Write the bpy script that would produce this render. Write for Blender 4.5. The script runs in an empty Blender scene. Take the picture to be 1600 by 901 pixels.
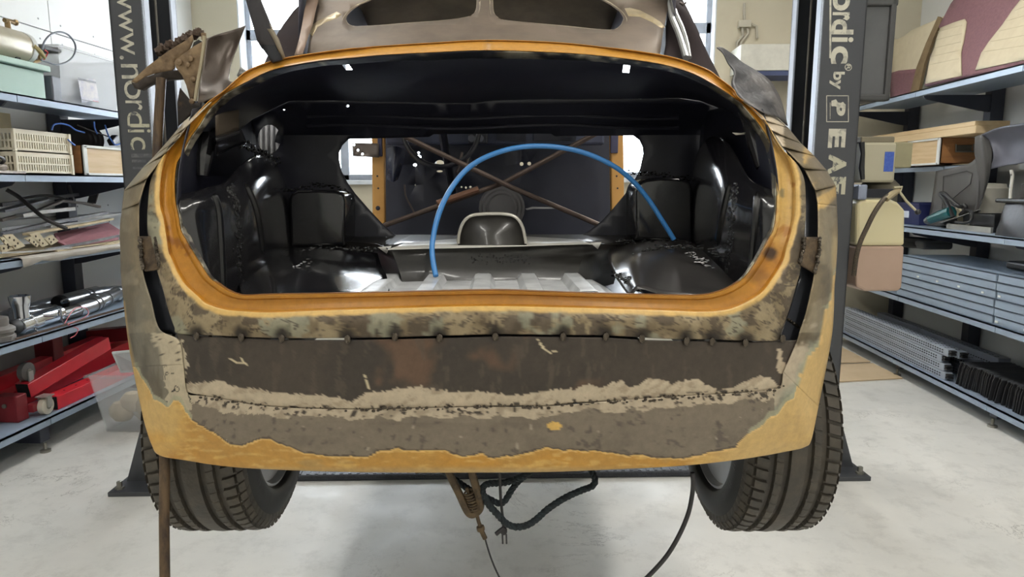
import bpy, bmesh, math, random
import numpy as np
from mathutils import Vector, Matrix, geometry as mgeo

# ------------------------------------------------------------------ camera, world, light, exposure
SC = bpy.context.scene
COL = SC.collection
FPX, EYE = 1066.67, 1.40                     # focal length in pixels of the 1600 wide frame, eye height
PITCH = math.atan((450.5-290)/FPX)
YAW = math.atan(53/FPX*math.cos(PITCH))
PHI = YAW + math.atan(30/FPX*math.cos(PITCH))   # the car and the lift stand slightly turned in the room
cam_d = bpy.data.cameras.new('camera')
cam_d.sensor_width = 36; cam_d.lens = 24; cam_d.clip_start = .02; cam_d.clip_end = 200
cam_o = bpy.data.objects.new('camera', cam_d); COL.objects.link(cam_o)
cam_o.location = (0, 0, EYE); cam_o.rotation_euler = (math.pi/2-PITCH, 0, YAW)
SC.camera = cam_o
w = bpy.data.worlds.new('sky'); SC.world = w; w.use_nodes = True
w.node_tree.nodes['Background'].inputs[0].default_value = (.86, .93, 1, 1)
w.node_tree.nodes['Background'].inputs[1].default_value = 22.0
SC.view_settings.view_transform = 'Standard'; SC.view_settings.look = 'None'
SC.view_settings.exposure = 0.08; SC.view_settings.gamma = 1
SC.view_settings.use_curve_mapping = False
LAMPS = [(-1.35, y) for y in (-2.4, -.7, 1.0, 2.7, 4.4)] + [(1.35, y) for y in (-2.4, -.7, 1.0, 2.7, 4.4)]
LAMP_W = 17.0
CEIL = 3.75
XL, XR, YB, YF = -3.2, 3.2, 6.3, -4.2
for i, (x, y) in enumerate(LAMPS):
    ld = bpy.data.lights.new('tube_light', 'AREA'); ld.shape = 'RECTANGLE'; ld.size = .16; ld.size_y = 1.3
    ld.energy = LAMP_W*(.85 if x < 0 else 1.45); ld.color = (1, .965, .90)
    lo = bpy.data.objects.new('tube_light', ld); COL.objects.link(lo); lo.location = (x, y, CEIL-.16)
WINS = [(-2.78, -1.0, 1.45, 3.25), (.45, 1.47, 1.47, 3.25)]
for (x0, x1, z0, z1) in WINS:
    ld = bpy.data.lights.new('window_portal', 'AREA'); ld.shape = 'RECTANGLE'; ld.size = x1-x0; ld.size_y = z1-z0
    ld.cycles.is_portal = True
    lo = bpy.data.objects.new('window_portal', ld); COL.objects.link(lo)
    lo.location = ((x0+x1)/2, YB+.12, (z0+z1)/2); lo.rotation_euler = (-math.pi/2, 0, 0)

# ------------------------------------------------------------------ where a picture point lies at a given plane of the room
def Rz(a):
    c, s = math.cos(a), math.sin(a); return np.array([[c, -s, 0], [s, c, 0], [0, 0, 1.]])
_f = Rz(YAW) @ np.array([0, math.cos(PITCH), -math.sin(PITCH)])
_u = Rz(YAW) @ np.array([0, math.sin(PITCH), math.cos(PITCH)])
_r = Rz(YAW) @ np.array([1., 0, 0])
_c = np.array([0, 0, EYE]); RI = Rz(-PHI); RF = Rz(PHI)
def ray(px, py): return _f + (px-800)/FPX*_r - (py-450.5)/FPX*_u
def Wx(px, py, X): d = ray(px, py); return _c + d*X/d[0]
def Wy(px, py, Y): d = ray(px, py); return _c + d*Y/d[1]
def Wz(px, py, Z): d = ray(px, py); return _c + d*(Z-EYE)/d[2]
def C(px, py, v):                            # car frame: v metres ahead along the car's own axis
    d = RI @ ray(px, py); return _c + d*v/d[1]
def Cx(px, py, x): d = RI @ ray(px, py); return _c + d*x/d[0]
def Cz(px, py, z): d = RI @ ray(px, py); return _c + d*(z-EYE)/d[2]

# ------------------------------------------------------------------ materials
def lin(c):
    out = []
    for v in c[:3]:
        v = v/255; out.append(v/12.92 if v <= .04045 else ((v+.055)/1.055)**2.4)
    return tuple(out)+(1,)
MC = {}
def mat(name, col, rough=.5, metal=0, col2=None, scale=6, amt=.5, bump=0, bscale=40, coat=0, stretch=None, alpha=None, trans=0, spec=.5, lo=.4, hi=.65):
    if name in MC: return MC[name]
    m = bpy.data.materials.new(name); m.use_nodes = True; nt = m.node_tree; N = nt.nodes; L = nt.links
    b = N['Principled BSDF']; b.inputs['Roughness'].default_value = rough; b.inputs['Metallic'].default_value = metal
    b.inputs['Base Color'].default_value = lin(col); b.inputs['Coat Weight'].default_value = coat
    b.inputs['Coat Roughness'].default_value = .08; b.inputs['Specular IOR Level'].default_value = spec
    b.inputs['Transmission Weight'].default_value = trans
    tc = N.new('ShaderNodeTexCoord'); src = tc.outputs['Object']
    if stretch:
        mp = N.new('ShaderNodeMapping'); mp.inputs['Scale'].default_value = stretch; L.new(src, mp.inputs[0]); src = mp.outputs[0]
    if col2 is None: col2 = tuple(max(0, c*.82) for c in col)
    nz = N.new('ShaderNodeTexNoise'); nz.inputs['Scale'].default_value = scale; nz.inputs['Detail'].default_value = 7; nz.inputs['Roughness'].default_value = .62
    L.new(src, nz.inputs['Vector'])
    rp = N.new('ShaderNodeMapRange'); rp.inputs[1].default_value = lo; rp.inputs[2].default_value = hi; rp.inputs[4].default_value = amt
    L.new(nz.outputs[0], rp.inputs[0])
    mx = N.new('ShaderNodeMix'); mx.data_type = 'RGBA'; mx.inputs[6].default_value = lin(col); mx.inputs[7].default_value = lin(col2)
    L.new(rp.outputs[0], mx.inputs[0]); L.new(mx.outputs[2], b.inputs['Base Color'])
    if bump:
        n2 = N.new('ShaderNodeTexNoise'); n2.inputs['Scale'].default_value = bscale; n2.inputs['Detail'].default_value = 5
        L.new(src, n2.inputs['Vector'])
        bp = N.new('ShaderNodeBump'); bp.inputs['Strength'].default_value = bump; bp.inputs['Distance'].default_value = .01
        L.new(n2.outputs[0], bp.inputs['Height']); L.new(bp.outputs[0], b.inputs['Normal'])
    if alpha is not None: b.inputs['Alpha'].default_value = alpha
    MC[name] = m; return m
def paint_mat(name, rough=.42, bump=.12):      # colour and bareness come from the sheet's own paint layer
    m = bpy.data.materials.new(name); m.use_nodes = True; nt = m.node_tree; N = nt.nodes; L = nt.links
    b = N['Principled BSDF']; at = N.new('ShaderNodeAttribute'); at.attribute_name = 'paint'
    tc = N.new('ShaderNodeTexCoord')
    nz = N.new('ShaderNodeTexNoise'); nz.inputs['Scale'].default_value = 55; nz.inputs['Detail'].default_value = 8; nz.inputs['Roughness'].default_value = .7
    L.new(tc.outputs['Object'], nz.inputs['Vector'])
    rp = N.new('ShaderNodeMapRange'); rp.inputs[1].default_value = .3; rp.inputs[2].default_value = .7; rp.inputs[3].default_value = .84; rp.inputs[4].default_value = 1.14
    L.new(nz.outputs[0], rp.inputs[0])
    mx = N.new('ShaderNodeMix'); mx.data_type = 'RGBA'; mx.blend_type = 'MULTIPLY'; mx.inputs[0].default_value = 1
    L.new(at.outputs['Color'], mx.inputs[6]); L.new(rp.outputs[0], mx.inputs[7]); L.new(mx.outputs[2], b.inputs['Base Color'])
    L.new(at.outputs['Alpha'], b.inputs['Metallic'])
    b.inputs['Roughness'].default_value = rough
    if bump:
        n2 = N.new('ShaderNodeTexNoise'); n2.inputs['Scale'].default_value = 26; n2.inputs['Detail'].default_value = 6
        L.new(tc.outputs['Object'], n2.inputs['Vector'])
        bp = N.new('ShaderNodeBump'); bp.inputs['Strength'].default_value = bump; bp.inputs['Distance'].default_value = .01
        L.new(n2.outputs[0], bp.inputs['Height']); L.new(bp.outputs[0], b.inputs['Normal'])
    MC[name] = m; return m

# ------------------------------------------------------------------ building helpers
class MB:
    def __init__(s): s.v = []; s.f = []; s.m = []; s.col = None
    def add(s, verts, faces, mi=0):
        o = len(s.v); s.v.extend([tuple(float(c) for c in p) for p in verts])
        s.f.extend([tuple(i+o for i in f) for f in faces]); s.m.extend([mi]*len(faces)); return s
    def box(s, lo, hi, mi=0, rot=None, at=None):
        x0, y0, z0 = lo; x1, y1, z1 = hi
        V = np.array([(x0,y0,z0),(x1,y0,z0),(x1,y1,z0),(x0,y1,z0),(x0,y0,z1),(x1,y0,z1),(x1,y1,z1),(x0,y1,z1)], float)
        if rot is not None: V = V @ np.array(rot).T
        if at is not None: V = V + np.array(at)
        return s.add(V, [(0,3,2,1),(4,5,6,7),(0,1,5,4),(1,2,6,5),(2,3,7,6),(3,0,4,7)], mi)
    def tube(s, pts, r, n=10, mi=0, cap=True, closed=False):
        P = np.array(pts, float); k = len(P); R = np.full(k, r) if np.isscalar(r) else np.array(r, float)
        T = np.gradient(P, axis=0) if not closed else (np.roll(P, -1, 0)-np.roll(P, 1, 0))
        T /= np.linalg.norm(T, axis=1)[:, None]+1e-12
        up = np.array([0, 0, 1.]) if abs(T[0][2]) < .9 else np.array([1., 0, 0])
        a = np.cross(T[0], up); a /= np.linalg.norm(a); V = []
        for i in range(k):
            a = a - T[i]*(a@T[i]); a /= np.linalg.norm(a)+1e-12; b = np.cross(T[i], a)
            for j in range(n):
                t = 2*math.pi*j/n; V.append(P[i]+R[i]*(math.cos(t)*a+math.sin(t)*b))
        F = []
        for i in range(k if closed else k-1):
            for j in range(n):
                i2 = (i+1) % k; j2 = (j+1) % n
                F.append((i*n+j, i*n+j2, i2*n+j2, i2*n+j))
        if cap and not closed: F += [tuple(range(n-1, -1, -1)), tuple((k-1)*n+j for j in range(n))]
        return s.add(V, F, mi)
    def lathe(s, prof, base, axis=(0,0,1), n=24, mi=0, cap=True):     # prof: (radius, along)
        ax = np.array(axis, float); ax /= np.linalg.norm(ax)
        up = np.array([0,0,1.]) if abs(ax[2]) < .9 else np.array([1.,0,0])
        a = np.cross(ax, up); a /= np.linalg.norm(a); b = np.cross(ax, a); base = np.array(base, float); V = []
        for (r, h) in prof:
            for j in range(n):
                t = 2*math.pi*j/n; V.append(base+ax*h+r*(math.cos(t)*a+math.sin(t)*b))
        F = []
        for i in range(len(prof)-1):
            for j in range(n):
                j2 = (j+1) % n; F.append((i*n+j, i*n+j2, (i+1)*n+j2, (i+1)*n+j))
        if cap:
            k = len(prof); F += [tuple(range(n-1, -1, -1)), tuple((k-1)*n+j for j in range(n))]
        return s.add(V, F, mi)
    def prism(s, poly, d, mi=0):            # planar polygon of 3-D points pushed along d
        P = np.array(poly, float); n = len(P); Q = P+np.array(d, float)
        return s.add(np.vstack([P, Q]), [tuple(range(n)), tuple(range(2*n-1, n-1, -1))]+[(i, i+n, (i+1) % n+n, (i+1) % n) for i in range(n)], mi)
    def grid(s, G, mi=0):                   # G[rows][cols] of points
        G = np.array(G, float); r, c = G.shape[:2]
        return s.add(G.reshape(-1, 3), [(i*c+j, i*c+j+1, (i+1)*c+j+1, (i+1)*c+j) for i in range(r-1) for j in range(c-1)], mi)
    def ball(s, c, r, n=10, mi=0, sq=(1,1,1)):
        k = max(4, n//2); prof = [(max(1e-4, math.sin(math.pi*i/k)), -math.cos(math.pi*i/k)) for i in range(k+1)]
        o = len(s.v); s.lathe(prof, (0,0,0), n=n, mi=mi, cap=False)
        s.v[o:] = [(c[0]+p[0]*r*sq[0], c[1]+p[1]*r*sq[1], c[2]+p[2]*r*sq[2]) for p in s.v[o:]]; return s
ORG = {}
def _setp(o, label, cat, group, kind):
    if label: o['label'] = label
    if cat: o['category'] = cat
    if group: o['group'] = group
    if kind: o['kind'] = kind
def thing(name, label, cat, org, car=False, group=None, kind=None):
    o = bpy.data.objects.new(name, None); COL.objects.link(o); o.empty_display_size = .1
    org = np.array(org, float); ORG[o.name] = (org, car)
    o.location = (RF @ org) if car else org
    if car: o.rotation_euler = (0, 0, PHI)
    _setp(o, label, cat, group, kind); return o
def obj(name, b, mats, parent=None, label=None, cat=None, group=None, kind=None, car=False, smooth=35, bevel=0, solid=0, org=None, smat=None):
    if not isinstance(mats, (list, tuple)): mats = [mats]
    if solid and (car or parent is not None): face_out(b, ORG[parent.name][1] if parent is not None else car)
    me = bpy.data.meshes.new(name); V = np.array(b.v, float)
    if parent is not None: o_, car = ORG[parent.name]
    else:
        o_ = np.array(org, float) if org is not None else np.array([(V[:,0].min()+V[:,0].max())/2, (V[:,1].min()+V[:,1].max())/2, V[:,2].min()])
    me.from_pydata((V-o_).tolist(), [], b.f)
    for m in mats: me.materials.append(m)
    me.polygons.foreach_set('material_index', b.m)
    if b.col is not None:
        at = me.color_attributes.new('paint', 'FLOAT_COLOR', 'POINT'); at.data.foreach_set('color', np.asarray(b.col, np.float32).ravel())
    if smooth:
        me.polygons.foreach_set('use_smooth', [True]*len(b.f)); me.set_sharp_from_angle(angle=math.radians(smooth))
    me.update()
    o = bpy.data.objects.new(name, me); COL.objects.link(o); ORG[o.name] = (o_, car)
    if parent is not None: o.parent = parent
    else:
        o.location = (RF @ o_) if car else o_
        if car: o.rotation_euler = (0, 0, PHI)
    if solid:
        md = o.modifiers.new('thick', 'SOLIDIFY'); md.thickness = abs(solid); md.offset = -1 if solid > 0 else 1
        if smat is not None: me.materials.append(smat); md.material_offset = len(mats); md.material_offset_rim = 0
    if bevel:
        md = o.modifiers.new('edge', 'BEVEL'); md.width = bevel; md.segments = 2; md.limit_method = 'ANGLE'
    _setp(o, label, cat, group, kind); return o
def face_out(b, car):                          # open sheets show their front to the room's entrance
    V = np.array(b.v); tot = 0
    for f in b.f:
        p = V[list(f)]; n = np.cross(p[1]-p[0], p[2]-p[0])
        if len(f) > 3: n = n+np.cross(p[2]-p[0], p[3]-p[0])
        tot += n @ (_c-p.mean(0))
    if tot < 0: b.f = [f[::-1] for f in b.f]
def bx(lo, hi, **k): return MB().box(lo, hi, **k)
def dup(src, loc, label=None, rot=None, scale=None, group=None):
    r = src.copy(); COL.objects.link(r); r.location = loc
    if rot is not None: r.rotation_euler = rot
    if scale is not None: r.scale = scale
    if label: r['label'] = label
    if group: r['group'] = group
    for ch in list(src.children):
        c = ch.copy(); COL.objects.link(c); c.parent = r
        for g in list(ch.children):
            d = g.copy(); COL.objects.link(d); d.parent = c
    return r
def settle(t, z):                            # rest a thing's lowest point on the board below it
    lo = min(v.co.z+t.location.z+(o.location.z if o is not t else 0) for o in ([t] if t.type == 'MESH' else [])+list(t.children) if o.type == 'MESH' for v in o.data.vertices)
    t.location.z += z-lo
def crs(P, n, closed=False):                 # smooth curve through points, n steps per span
    P = np.array(P, float); k = len(P); out = []
    for i in range(k if closed else k-1):
        if closed: a, b_, c, d = P[(i-1) % k], P[i], P[(i+1) % k], P[(i+2) % k]
        else: b_, c = P[i], P[i+1]; a = P[i-1] if i else 2*b_-c; d = P[i+2] if i+2 < k else 2*c-b_
        for j in range(n):
            t = j/n; out.append(.5*(2*b_+(c-a)*t+(2*a-5*b_+4*c-d)*t*t+(3*b_-a-3*c+d)*t**3))
    if not closed: out.append(P[-1])
    return np.array(out)
def interp(P, x): P = sorted(P); return np.interp(x, [p[0] for p in P], [p[1] for p in P])
def inpoly(x, y, poly):
    x = np.asarray(x, float); y = np.asarray(y, float); c = np.zeros(x.shape, bool); n = len(poly)
    for i in range(n):
        x1, y1 = poly[i]; x2, y2 = poly[(i+1) % n]
        if y1 == y2: continue
        c ^= ((y1 > y) != (y2 > y)) & (x < (x2-x1)*(y-y1)/(y2-y1)+x1)
    return c
def cdt(outer, holes=(), step=12):           # triangles of a plate with holes, in its own flat layout
    V = []; E = []
    for lp in [outer]+list(holes):
        o = len(V); V += [Vector(p) for p in lp]; E += [(o+i, o+(i+1) % len(lp)) for i in range(len(lp))]
    xs = [p[0] for p in outer]; ys = [p[1] for p in outer]
    gx, gy = np.meshgrid(np.arange(min(xs)+step*.6, max(xs), step), np.arange(min(ys)+step*.6, max(ys), step)); gx = gx.ravel(); gy = gy.ravel()
    ok = inpoly(gx, gy, outer)
    for h in holes: ok &= ~inpoly(gx, gy, h)
    B = np.array([[v.x, v.y] for v in V]); keep = []
    for x, y in zip(gx[ok], gy[ok]):
        if np.min(np.hypot(B[:,0]-x, B[:,1]-y)) > step*.4: keep.append(Vector((x, y)))
    r = mgeo.delaunay_2d_cdt(V+keep, E, [], 0, 1e-4)
    P = np.array([[v.x, v.y] for v in r[0]]); T = []
    for f in r[2]:
        c = P[list(f)].mean(0)
        if inpoly(c[:1], c[1:], outer)[0] and not any(inpoly(c[:1], c[1:], h)[0] for h in holes): T.append(tuple(f))
    return P, T
def plate(outer, vfn, holes=(), step=12):    # sheet outlined at its true distance in the car frame
    P, T = cdt(outer, holes, step); V = [C(x, y, vfn(x, y)) for x, y in P]
    b = MB(); b.add(V, [t[::-1] for t in T]); b.uv = P; return b
def patch(rows, n=5, m=5):                   # curved sheet through rows of (px, py, v)
    R = [crs(np.array(r, float), n) for r in rows]; G = crs(np.array(R).reshape(len(rows), -1), m).reshape(-1, len(R[0]), 3)
    b = MB(); b.grid([[C(*p) for p in r] for r in G]); b.uv = G[:, :, :2].reshape(-1, 2); return b
def hsh(ix, iy, s):
    h = (ix.astype(np.int64)*374761393+iy.astype(np.int64)*668265263+s*1274126177) & 0x7fffffff
    h = ((h ^ (h >> 13))*1103515245) & 0x7fffffff
    return ((h ^ (h >> 16)) & 0xffff)/65535.
def vn(x, y, s):
    ix = np.floor(x); iy = np.floor(y); fx = x-ix; fy = y-iy; fx = fx*fx*(3-2*fx); fy = fy*fy*(3-2*fy)
    return (hsh(ix, iy, s)*(1-fx)+hsh(ix+1, iy, s)*fx)*(1-fy)+(hsh(ix, iy+1, s)*(1-fx)+hsh(ix+1, iy+1, s)*fx)*fy
def fbm(x, y, sc, s=1, o=4, sx=1, sy=1):
    t = 0; a = .5
    for i in range(o): t = t+a*vn(x/sc*sx*2**i+i*17.3, y/sc*sy*2**i+i*9.1, s+i); a *= .5
    return t/.94
# ------------------------------------------------------------------ the room
random.seed(4)
def floor_mat():
    m = bpy.data.materials.new('painted_concrete'); m.use_nodes = True; nt = m.node_tree; N = nt.nodes; L = nt.links
    b = N['Principled BSDF']; tc = N.new('ShaderNodeTexCoord')
    def noise(sc, det, rough=.6, dist=0, st=None):
        n = N.new('ShaderNodeTexNoise'); n.inputs['Scale'].default_value = sc; n.inputs['Detail'].default_value = det
        n.inputs['Roughness'].default_value = rough; n.inputs['Distortion'].default_value = dist
        if st:
            mp = N.new('ShaderNodeMapping'); mp.inputs['Scale'].default_value = st; mp.inputs['Rotation'].default_value = (0, 0, .5); L.new(tc.outputs['Object'], mp.inputs[0]); L.new(mp.outputs[0], n.inputs['Vector'])
        else: L.new(tc.outputs['Object'], n.inputs['Vector'])
        return n.outputs[0]
    def mr(src, a, b_, c, d):
        r = N.new('ShaderNodeMapRange'); r.inputs[1].default_value = a; r.inputs[2].default_value = b_; r.inputs[3].default_value = c; r.inputs[4].default_value = d; L.new(src, r.inputs[0]); return r.outputs[0]
    def mix(fac, c1, c2):
        x = N.new('ShaderNodeMix'); x.data_type = 'RGBA'; L.new(fac, x.inputs[0])
        for s, c in ((6, c1), (7, c2)):
            if isinstance(c, tuple): x.inputs[s].default_value = c
            else: L.new(c, x.inputs[s])
        return x.outputs[2]
    c = mix(mr(noise(1.3, 6), .35, .68, 0, 1), lin((228, 226, 220)), lin((208, 207, 202)))
    c = mix(mr(noise(7, 9, .75), .50, .72, 0, .55), c, lin((176, 174, 168)))
    # fine crazed cracks: the zero line of a distorted noise, only in worn places
    n1 = noise(1.6, 9, .72, .6)
    ab = N.new('ShaderNodeMath'); ab.operation = 'SUBTRACT'; L.new(n1, ab.inputs[0]); ab.inputs[1].default_value = .5
    a2 = N.new('ShaderNodeMath'); a2.operation = 'ABSOLUTE'; L.new(ab.outputs[0], a2.inputs[0])
    crack = mr(a2.outputs[0], 0, .006, .8, 0); zone = mr(noise(.9, 3), .5, .62, 0, 1)
    mm = N.new('ShaderNodeMath'); mm.operation = 'MULTIPLY'; L.new(crack, mm.inputs[0]); L.new(zone, mm.inputs[1])
    c = mix(mm.outputs[0], c, lin((105, 100, 92)))
    c = mix(mr(noise(9, 8, .8, 0, (1, 7, 1)), .66, .76, 0, .55), c, lin((120, 117, 112)))
    c = mix(mr(noise(45, 3, .6), .76, .8, 0, .8), c, lin((80, 78, 74)))
    L.new(c, b.inputs['Base Color'])
    L.new(mr(noise(3, 7), .3, .7, .34, .6), b.inputs['Roughness'])
    bp = N.new('ShaderNodeBump'); bp.inputs['Strength'].default_value = .12; bp.inputs['Distance'].default_value = .01; L.new(noise(14, 6), bp.inputs['Height']); L.new(bp.outputs[0], b.inputs['Normal'])
    return m
M_white = mat('white_wall_panel', (226, 227, 224), .45, col2=(214, 215, 212), scale=1.5)
M_beige = mat('beige_plaster', (206, 198, 176), .75, col2=(196, 188, 166), scale=2, bump=.1)
M_ceil = mat('ceiling_white', (225, 225, 220), .8)
M_frame = mat('window_frame_grey', (176, 184, 196), .4)
M_reveal = mat('window_reveal', (226, 232, 238), .6)
obj('floor', bx((XL-.2, YF-.2, -.1), (XR+.2, YB+.2, 0)), floor_mat(), kind='structure', smooth=0, org=(0, 1, 0))
obj('ceiling', bx((XL-.2, YF-.2, CEIL), (XR+.2, YB+.3, CEIL+.1)), M_ceil, kind='structure', smooth=0)
obj('wall_front', bx((XL-.2, YF-.2, 0), (XR+.2, YF, CEIL)), M_white, kind='structure', smooth=0)
M_rivet = mat('panel_rivet', (178, 180, 180), .4, .5)
for side, X, s in (('left', XL, -1), ('right', XR, 1)):
    wl = obj('wall_'+side, bx((min(X+s*.012, X+s*.16), YF, 0), (max(X+s*.012, X+s*.16), YB+.1, CEIL)), mat('panel_joint', (150, 152, 152), .7), kind='structure', smooth=0)
    ys = [YF, -2.75, -.35, 2.05, 4.45, YB]; zs = [0, 1.2, 2.38, CEIL]; rv = MB(); k = 0
    for i in range(5):
        for j in range(3):
            g = .004
            obj('wall_panel', bx((min(X, X+s*.014), ys[i]+g, zs[j]+g), (max(X, X+s*.014), ys[i+1]-g, zs[j+1]-g)), M_white, wl, smooth=0)
            if ys[i+1] < 1.5: continue
            for yy in np.linspace(ys[i]+.1, ys[i+1]-.1, 6):
                for zz in (zs[j]+.06, zs[j+1]-.06): rv.lathe([(.007, 0), (.004, .004)], (X, yy, zz), (-s, 0, 0), 6)
    obj('rivet', rv, M_rivet, wl, kind='stuff')
bw = MB(); xs = [XL-.15]+[v for q in WINS for v in q[:2]]+[XR+.15]
for i in range(len(xs)-1):
    if i % 2 == 0: bw.box((xs[i], YB, 0), (xs[i+1], YB+.28, CEIL))
    else:
        q = WINS[i//2]; bw.box((q[0], YB, 0), (q[1], YB+.28, q[2])); bw.box((q[0], YB, q[3]), (q[1], YB+.28, CEIL))
wb = obj('wall_back', bw, M_beige, kind='structure', smooth=0)
obj('skirting_line', bx((XL, YB-.012, .98), (XR, YB, .995)), mat('dado_line', (170, 160, 140), .7), wb, smooth=0)
M_glass = mat('window_glass', (255, 255, 255), .02, trans=1)
for k, (x0, x1, z0, z1) in enumerate(WINS):
    wn = thing('window_%d' % (k+1), None, None, ((x0+x1)/2, YB+.16, z0), kind='structure')
    f = MB(); y0, y1 = YB+.14, YB+.20; t = .055
    f.box((x0, y0, z0), (x0+t, y1, z1)); f.box((x1-t, y0, z0), (x1, y1, z1)); f.box((x0, y0, z0), (x1, y1, z0+t)); f.box((x0, y0, z1-t), (x1, y1, z1))
    zt = z0+1.27; n = 2; ms = np.linspace(x0, x1, n+1)
    f.box((x0, y0, zt), (x1, y1, zt+.1))
    for xm in ms[1:-1]: f.box((xm-.04, y0, z0), (xm+.04, y1, z1))
    obj('window_frame', f, M_frame, wn, smooth=0, bevel=.006)
    for i in range(n):
        for za, zb in ((z0, zt), (zt+.1, z1)):
            obj('window_pane', bx((ms[i]+.03, YB+.168, za+.03), (ms[i+1]-.03, YB+.172, zb-.03)), M_glass, wn, smooth=0)
    obj('window_sill', bx((x0-.04, YB-.06, z0-.04), (x1+.04, YB+.16, z0)), M_reveal, wn, smooth=0, bevel=.004)
    rv = MB(); rv.box((x0, YB-.002, z0), (x0+.012, YB+.14, z1)); rv.box((x1-.012, YB-.002, z0), (x1, YB+.14, z1))
    obj('window_reveal', rv, M_reveal, wn, smooth=0)
M_tube = bpy.data.materials.new('lit_tube'); M_tube.use_nodes = True
_b = M_tube.node_tree.nodes['Principled BSDF']; _b.inputs['Emission Color'].default_value = (1, .97, .92, 1); _b.inputs['Emission Strength'].default_value = 5
M_house = mat('lamp_housing', (220, 220, 216), .5)
L0 = None
for i, (x, y) in enumerate(LAMPS):
    lb = 'white twin tube ceiling lamp in the %s row, %s' % ('crate side' if x < 0 else 'oil tank side', ['by the front wall', 'second from the front wall', 'mid room', 'above the car roof', 'nearest the windows'][i % 5])
    if L0 is None:
        L0 = thing('ceiling_light', lb, 'lamp', (x, y, CEIL), group='ceiling tube lights')
        obj('housing', bx((x-.1, y-.7, CEIL-.07), (x+.1, y+.7, CEIL)), M_house, L0, smooth=0, bevel=.01)
        for dx in (-.05, .05): obj('tube', MB().tube([(x+dx, y-.66, CEIL-.09), (x+dx, y+.66, CEIL-.09)], .014), M_tube, L0)
    else: dup(L0, (x, y, CEIL), lb)
# things on the back wall
def wbox(name, p0, p1, Y, dep, m, label, cat, **k):
    a = Wy(*p0, Y); b_ = Wy(*p1, Y); return obj(name, bx((a[0], Y, b_[2]), (b_[0], Y+dep, a[2])), m, label=label, cat=cat, smooth=0, bevel=.004, **k)
wc = thing('wall_cabinet', 'white wall cupboard with dark blue lower edge on the beige back wall', 'cabinet', (1.98, 6.1, 1.9))
a = Wy(1158, 69, 5.98); q = Wy(1320, 109, 5.98)
obj('body', bx((a[0], 5.98, q[2]), (q[0], YB, a[2])), mat('cupboard_white', (222, 220, 208), .5), wc, smooth=0, bevel=.004)
a2 = Wy(1170, 110, 5.99); q2 = Wy(1320, 117, 5.99)
obj('edge_strip', bx((a2[0], 5.99, q2[2]), (q2[0], YB, a2[2])), mat('blue_grey_edge', (70, 80, 118), .5), wc, smooth=0)
cg = thing('junction_box', 'small beige electrical box with grey conduits on the back wall', 'electrical box', Wy(1164, 40, 6.25))
a = Wy(1155, 31, 6.24); q = Wy(1174, 42, 6.24)
obj('box_body', bx((a[0], 6.24, q[2]), (q[0], YB, a[2])), mat('box_grey', (196, 190, 172), .5), cg, smooth=0, bevel=.005)
for pts in ([(1160, 41), (1161, 56), (1152, 66), (1152, 92)], [(1168, 41), (1169, 52), (1157, 68), (1156, 90)], [(1163, 31), (1163, 5)], [(1174, 38), (1182, 41), (1183, 60)]):
    obj('conduit', MB().tube([Wy(*p, 6.275) for p in pts], .012, 8), mat('conduit_grey', (186, 180, 164), .5), cg)

# ------------------------------------------------------------------ two post lift
M_post = mat('post_charcoal', (60, 62, 66), .42, col2=(53, 55, 60), scale=3, coat=.2)
M_chan = mat('channel_dark', (38, 42, 56), .4)
M_lipw = mat('lip_lit_steel', (196, 204, 218), .3, .3)  # grey steel; brightness from facing the windows is put into this pale colour
M_letter = mat('lettering_silver', (186, 182, 166), .5, col2=(110, 110, 106), scale=30, amt=.55, lo=.5, hi=.6)
M_worn = mat('lettering_worn', (176, 172, 150), .55, col2=(76, 78, 82), scale=34, amt=1, lo=.52, hi=.60)
M_gone = mat('lettering_peeled', (96, 97, 98), .55, col2=(76, 78, 82), scale=30, amt=1, lo=.45, hi=.52)
M_bolt = mat('zinc_bolt', (140, 138, 130), .4, .7)
def glyphs(body, box, v, m, parent, name='lettering', bold=0, depth=.0012, shear=0):
    cu = bpy.data.curves.new('t', 'FONT'); cu.body = body; cu.offset = bold; cu.resolution_u = 4; cu.shear = shear
    t = bpy.data.objects.new('t', cu); me = bpy.data.meshes.new_from_object(t)
    V = np.array([tuple(p.co) for p in me.vertices]); F = [tuple(p.vertices) for p in me.polygons]
    y0, y1, x0, x1 = box
    u = (V[:,0]-V[:,0].min())/np.ptp(V[:,0]); q = (V[:,1]-V[:,1].min())/np.ptp(V[:,1])
    A = C(x0, y0, v); B = C(x1, y1, v); b = MB()
    b.add([(A[0]+(B[0]-A[0])*q_, v-depth, A[2]+(B[2]-A[2])*u_) for u_, q_ in zip(u, q)], F)
    bpy.data.objects.remove(t); bpy.data.meshes.remove(me)
    return obj(name, b, m, parent, smooth=0)
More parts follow.
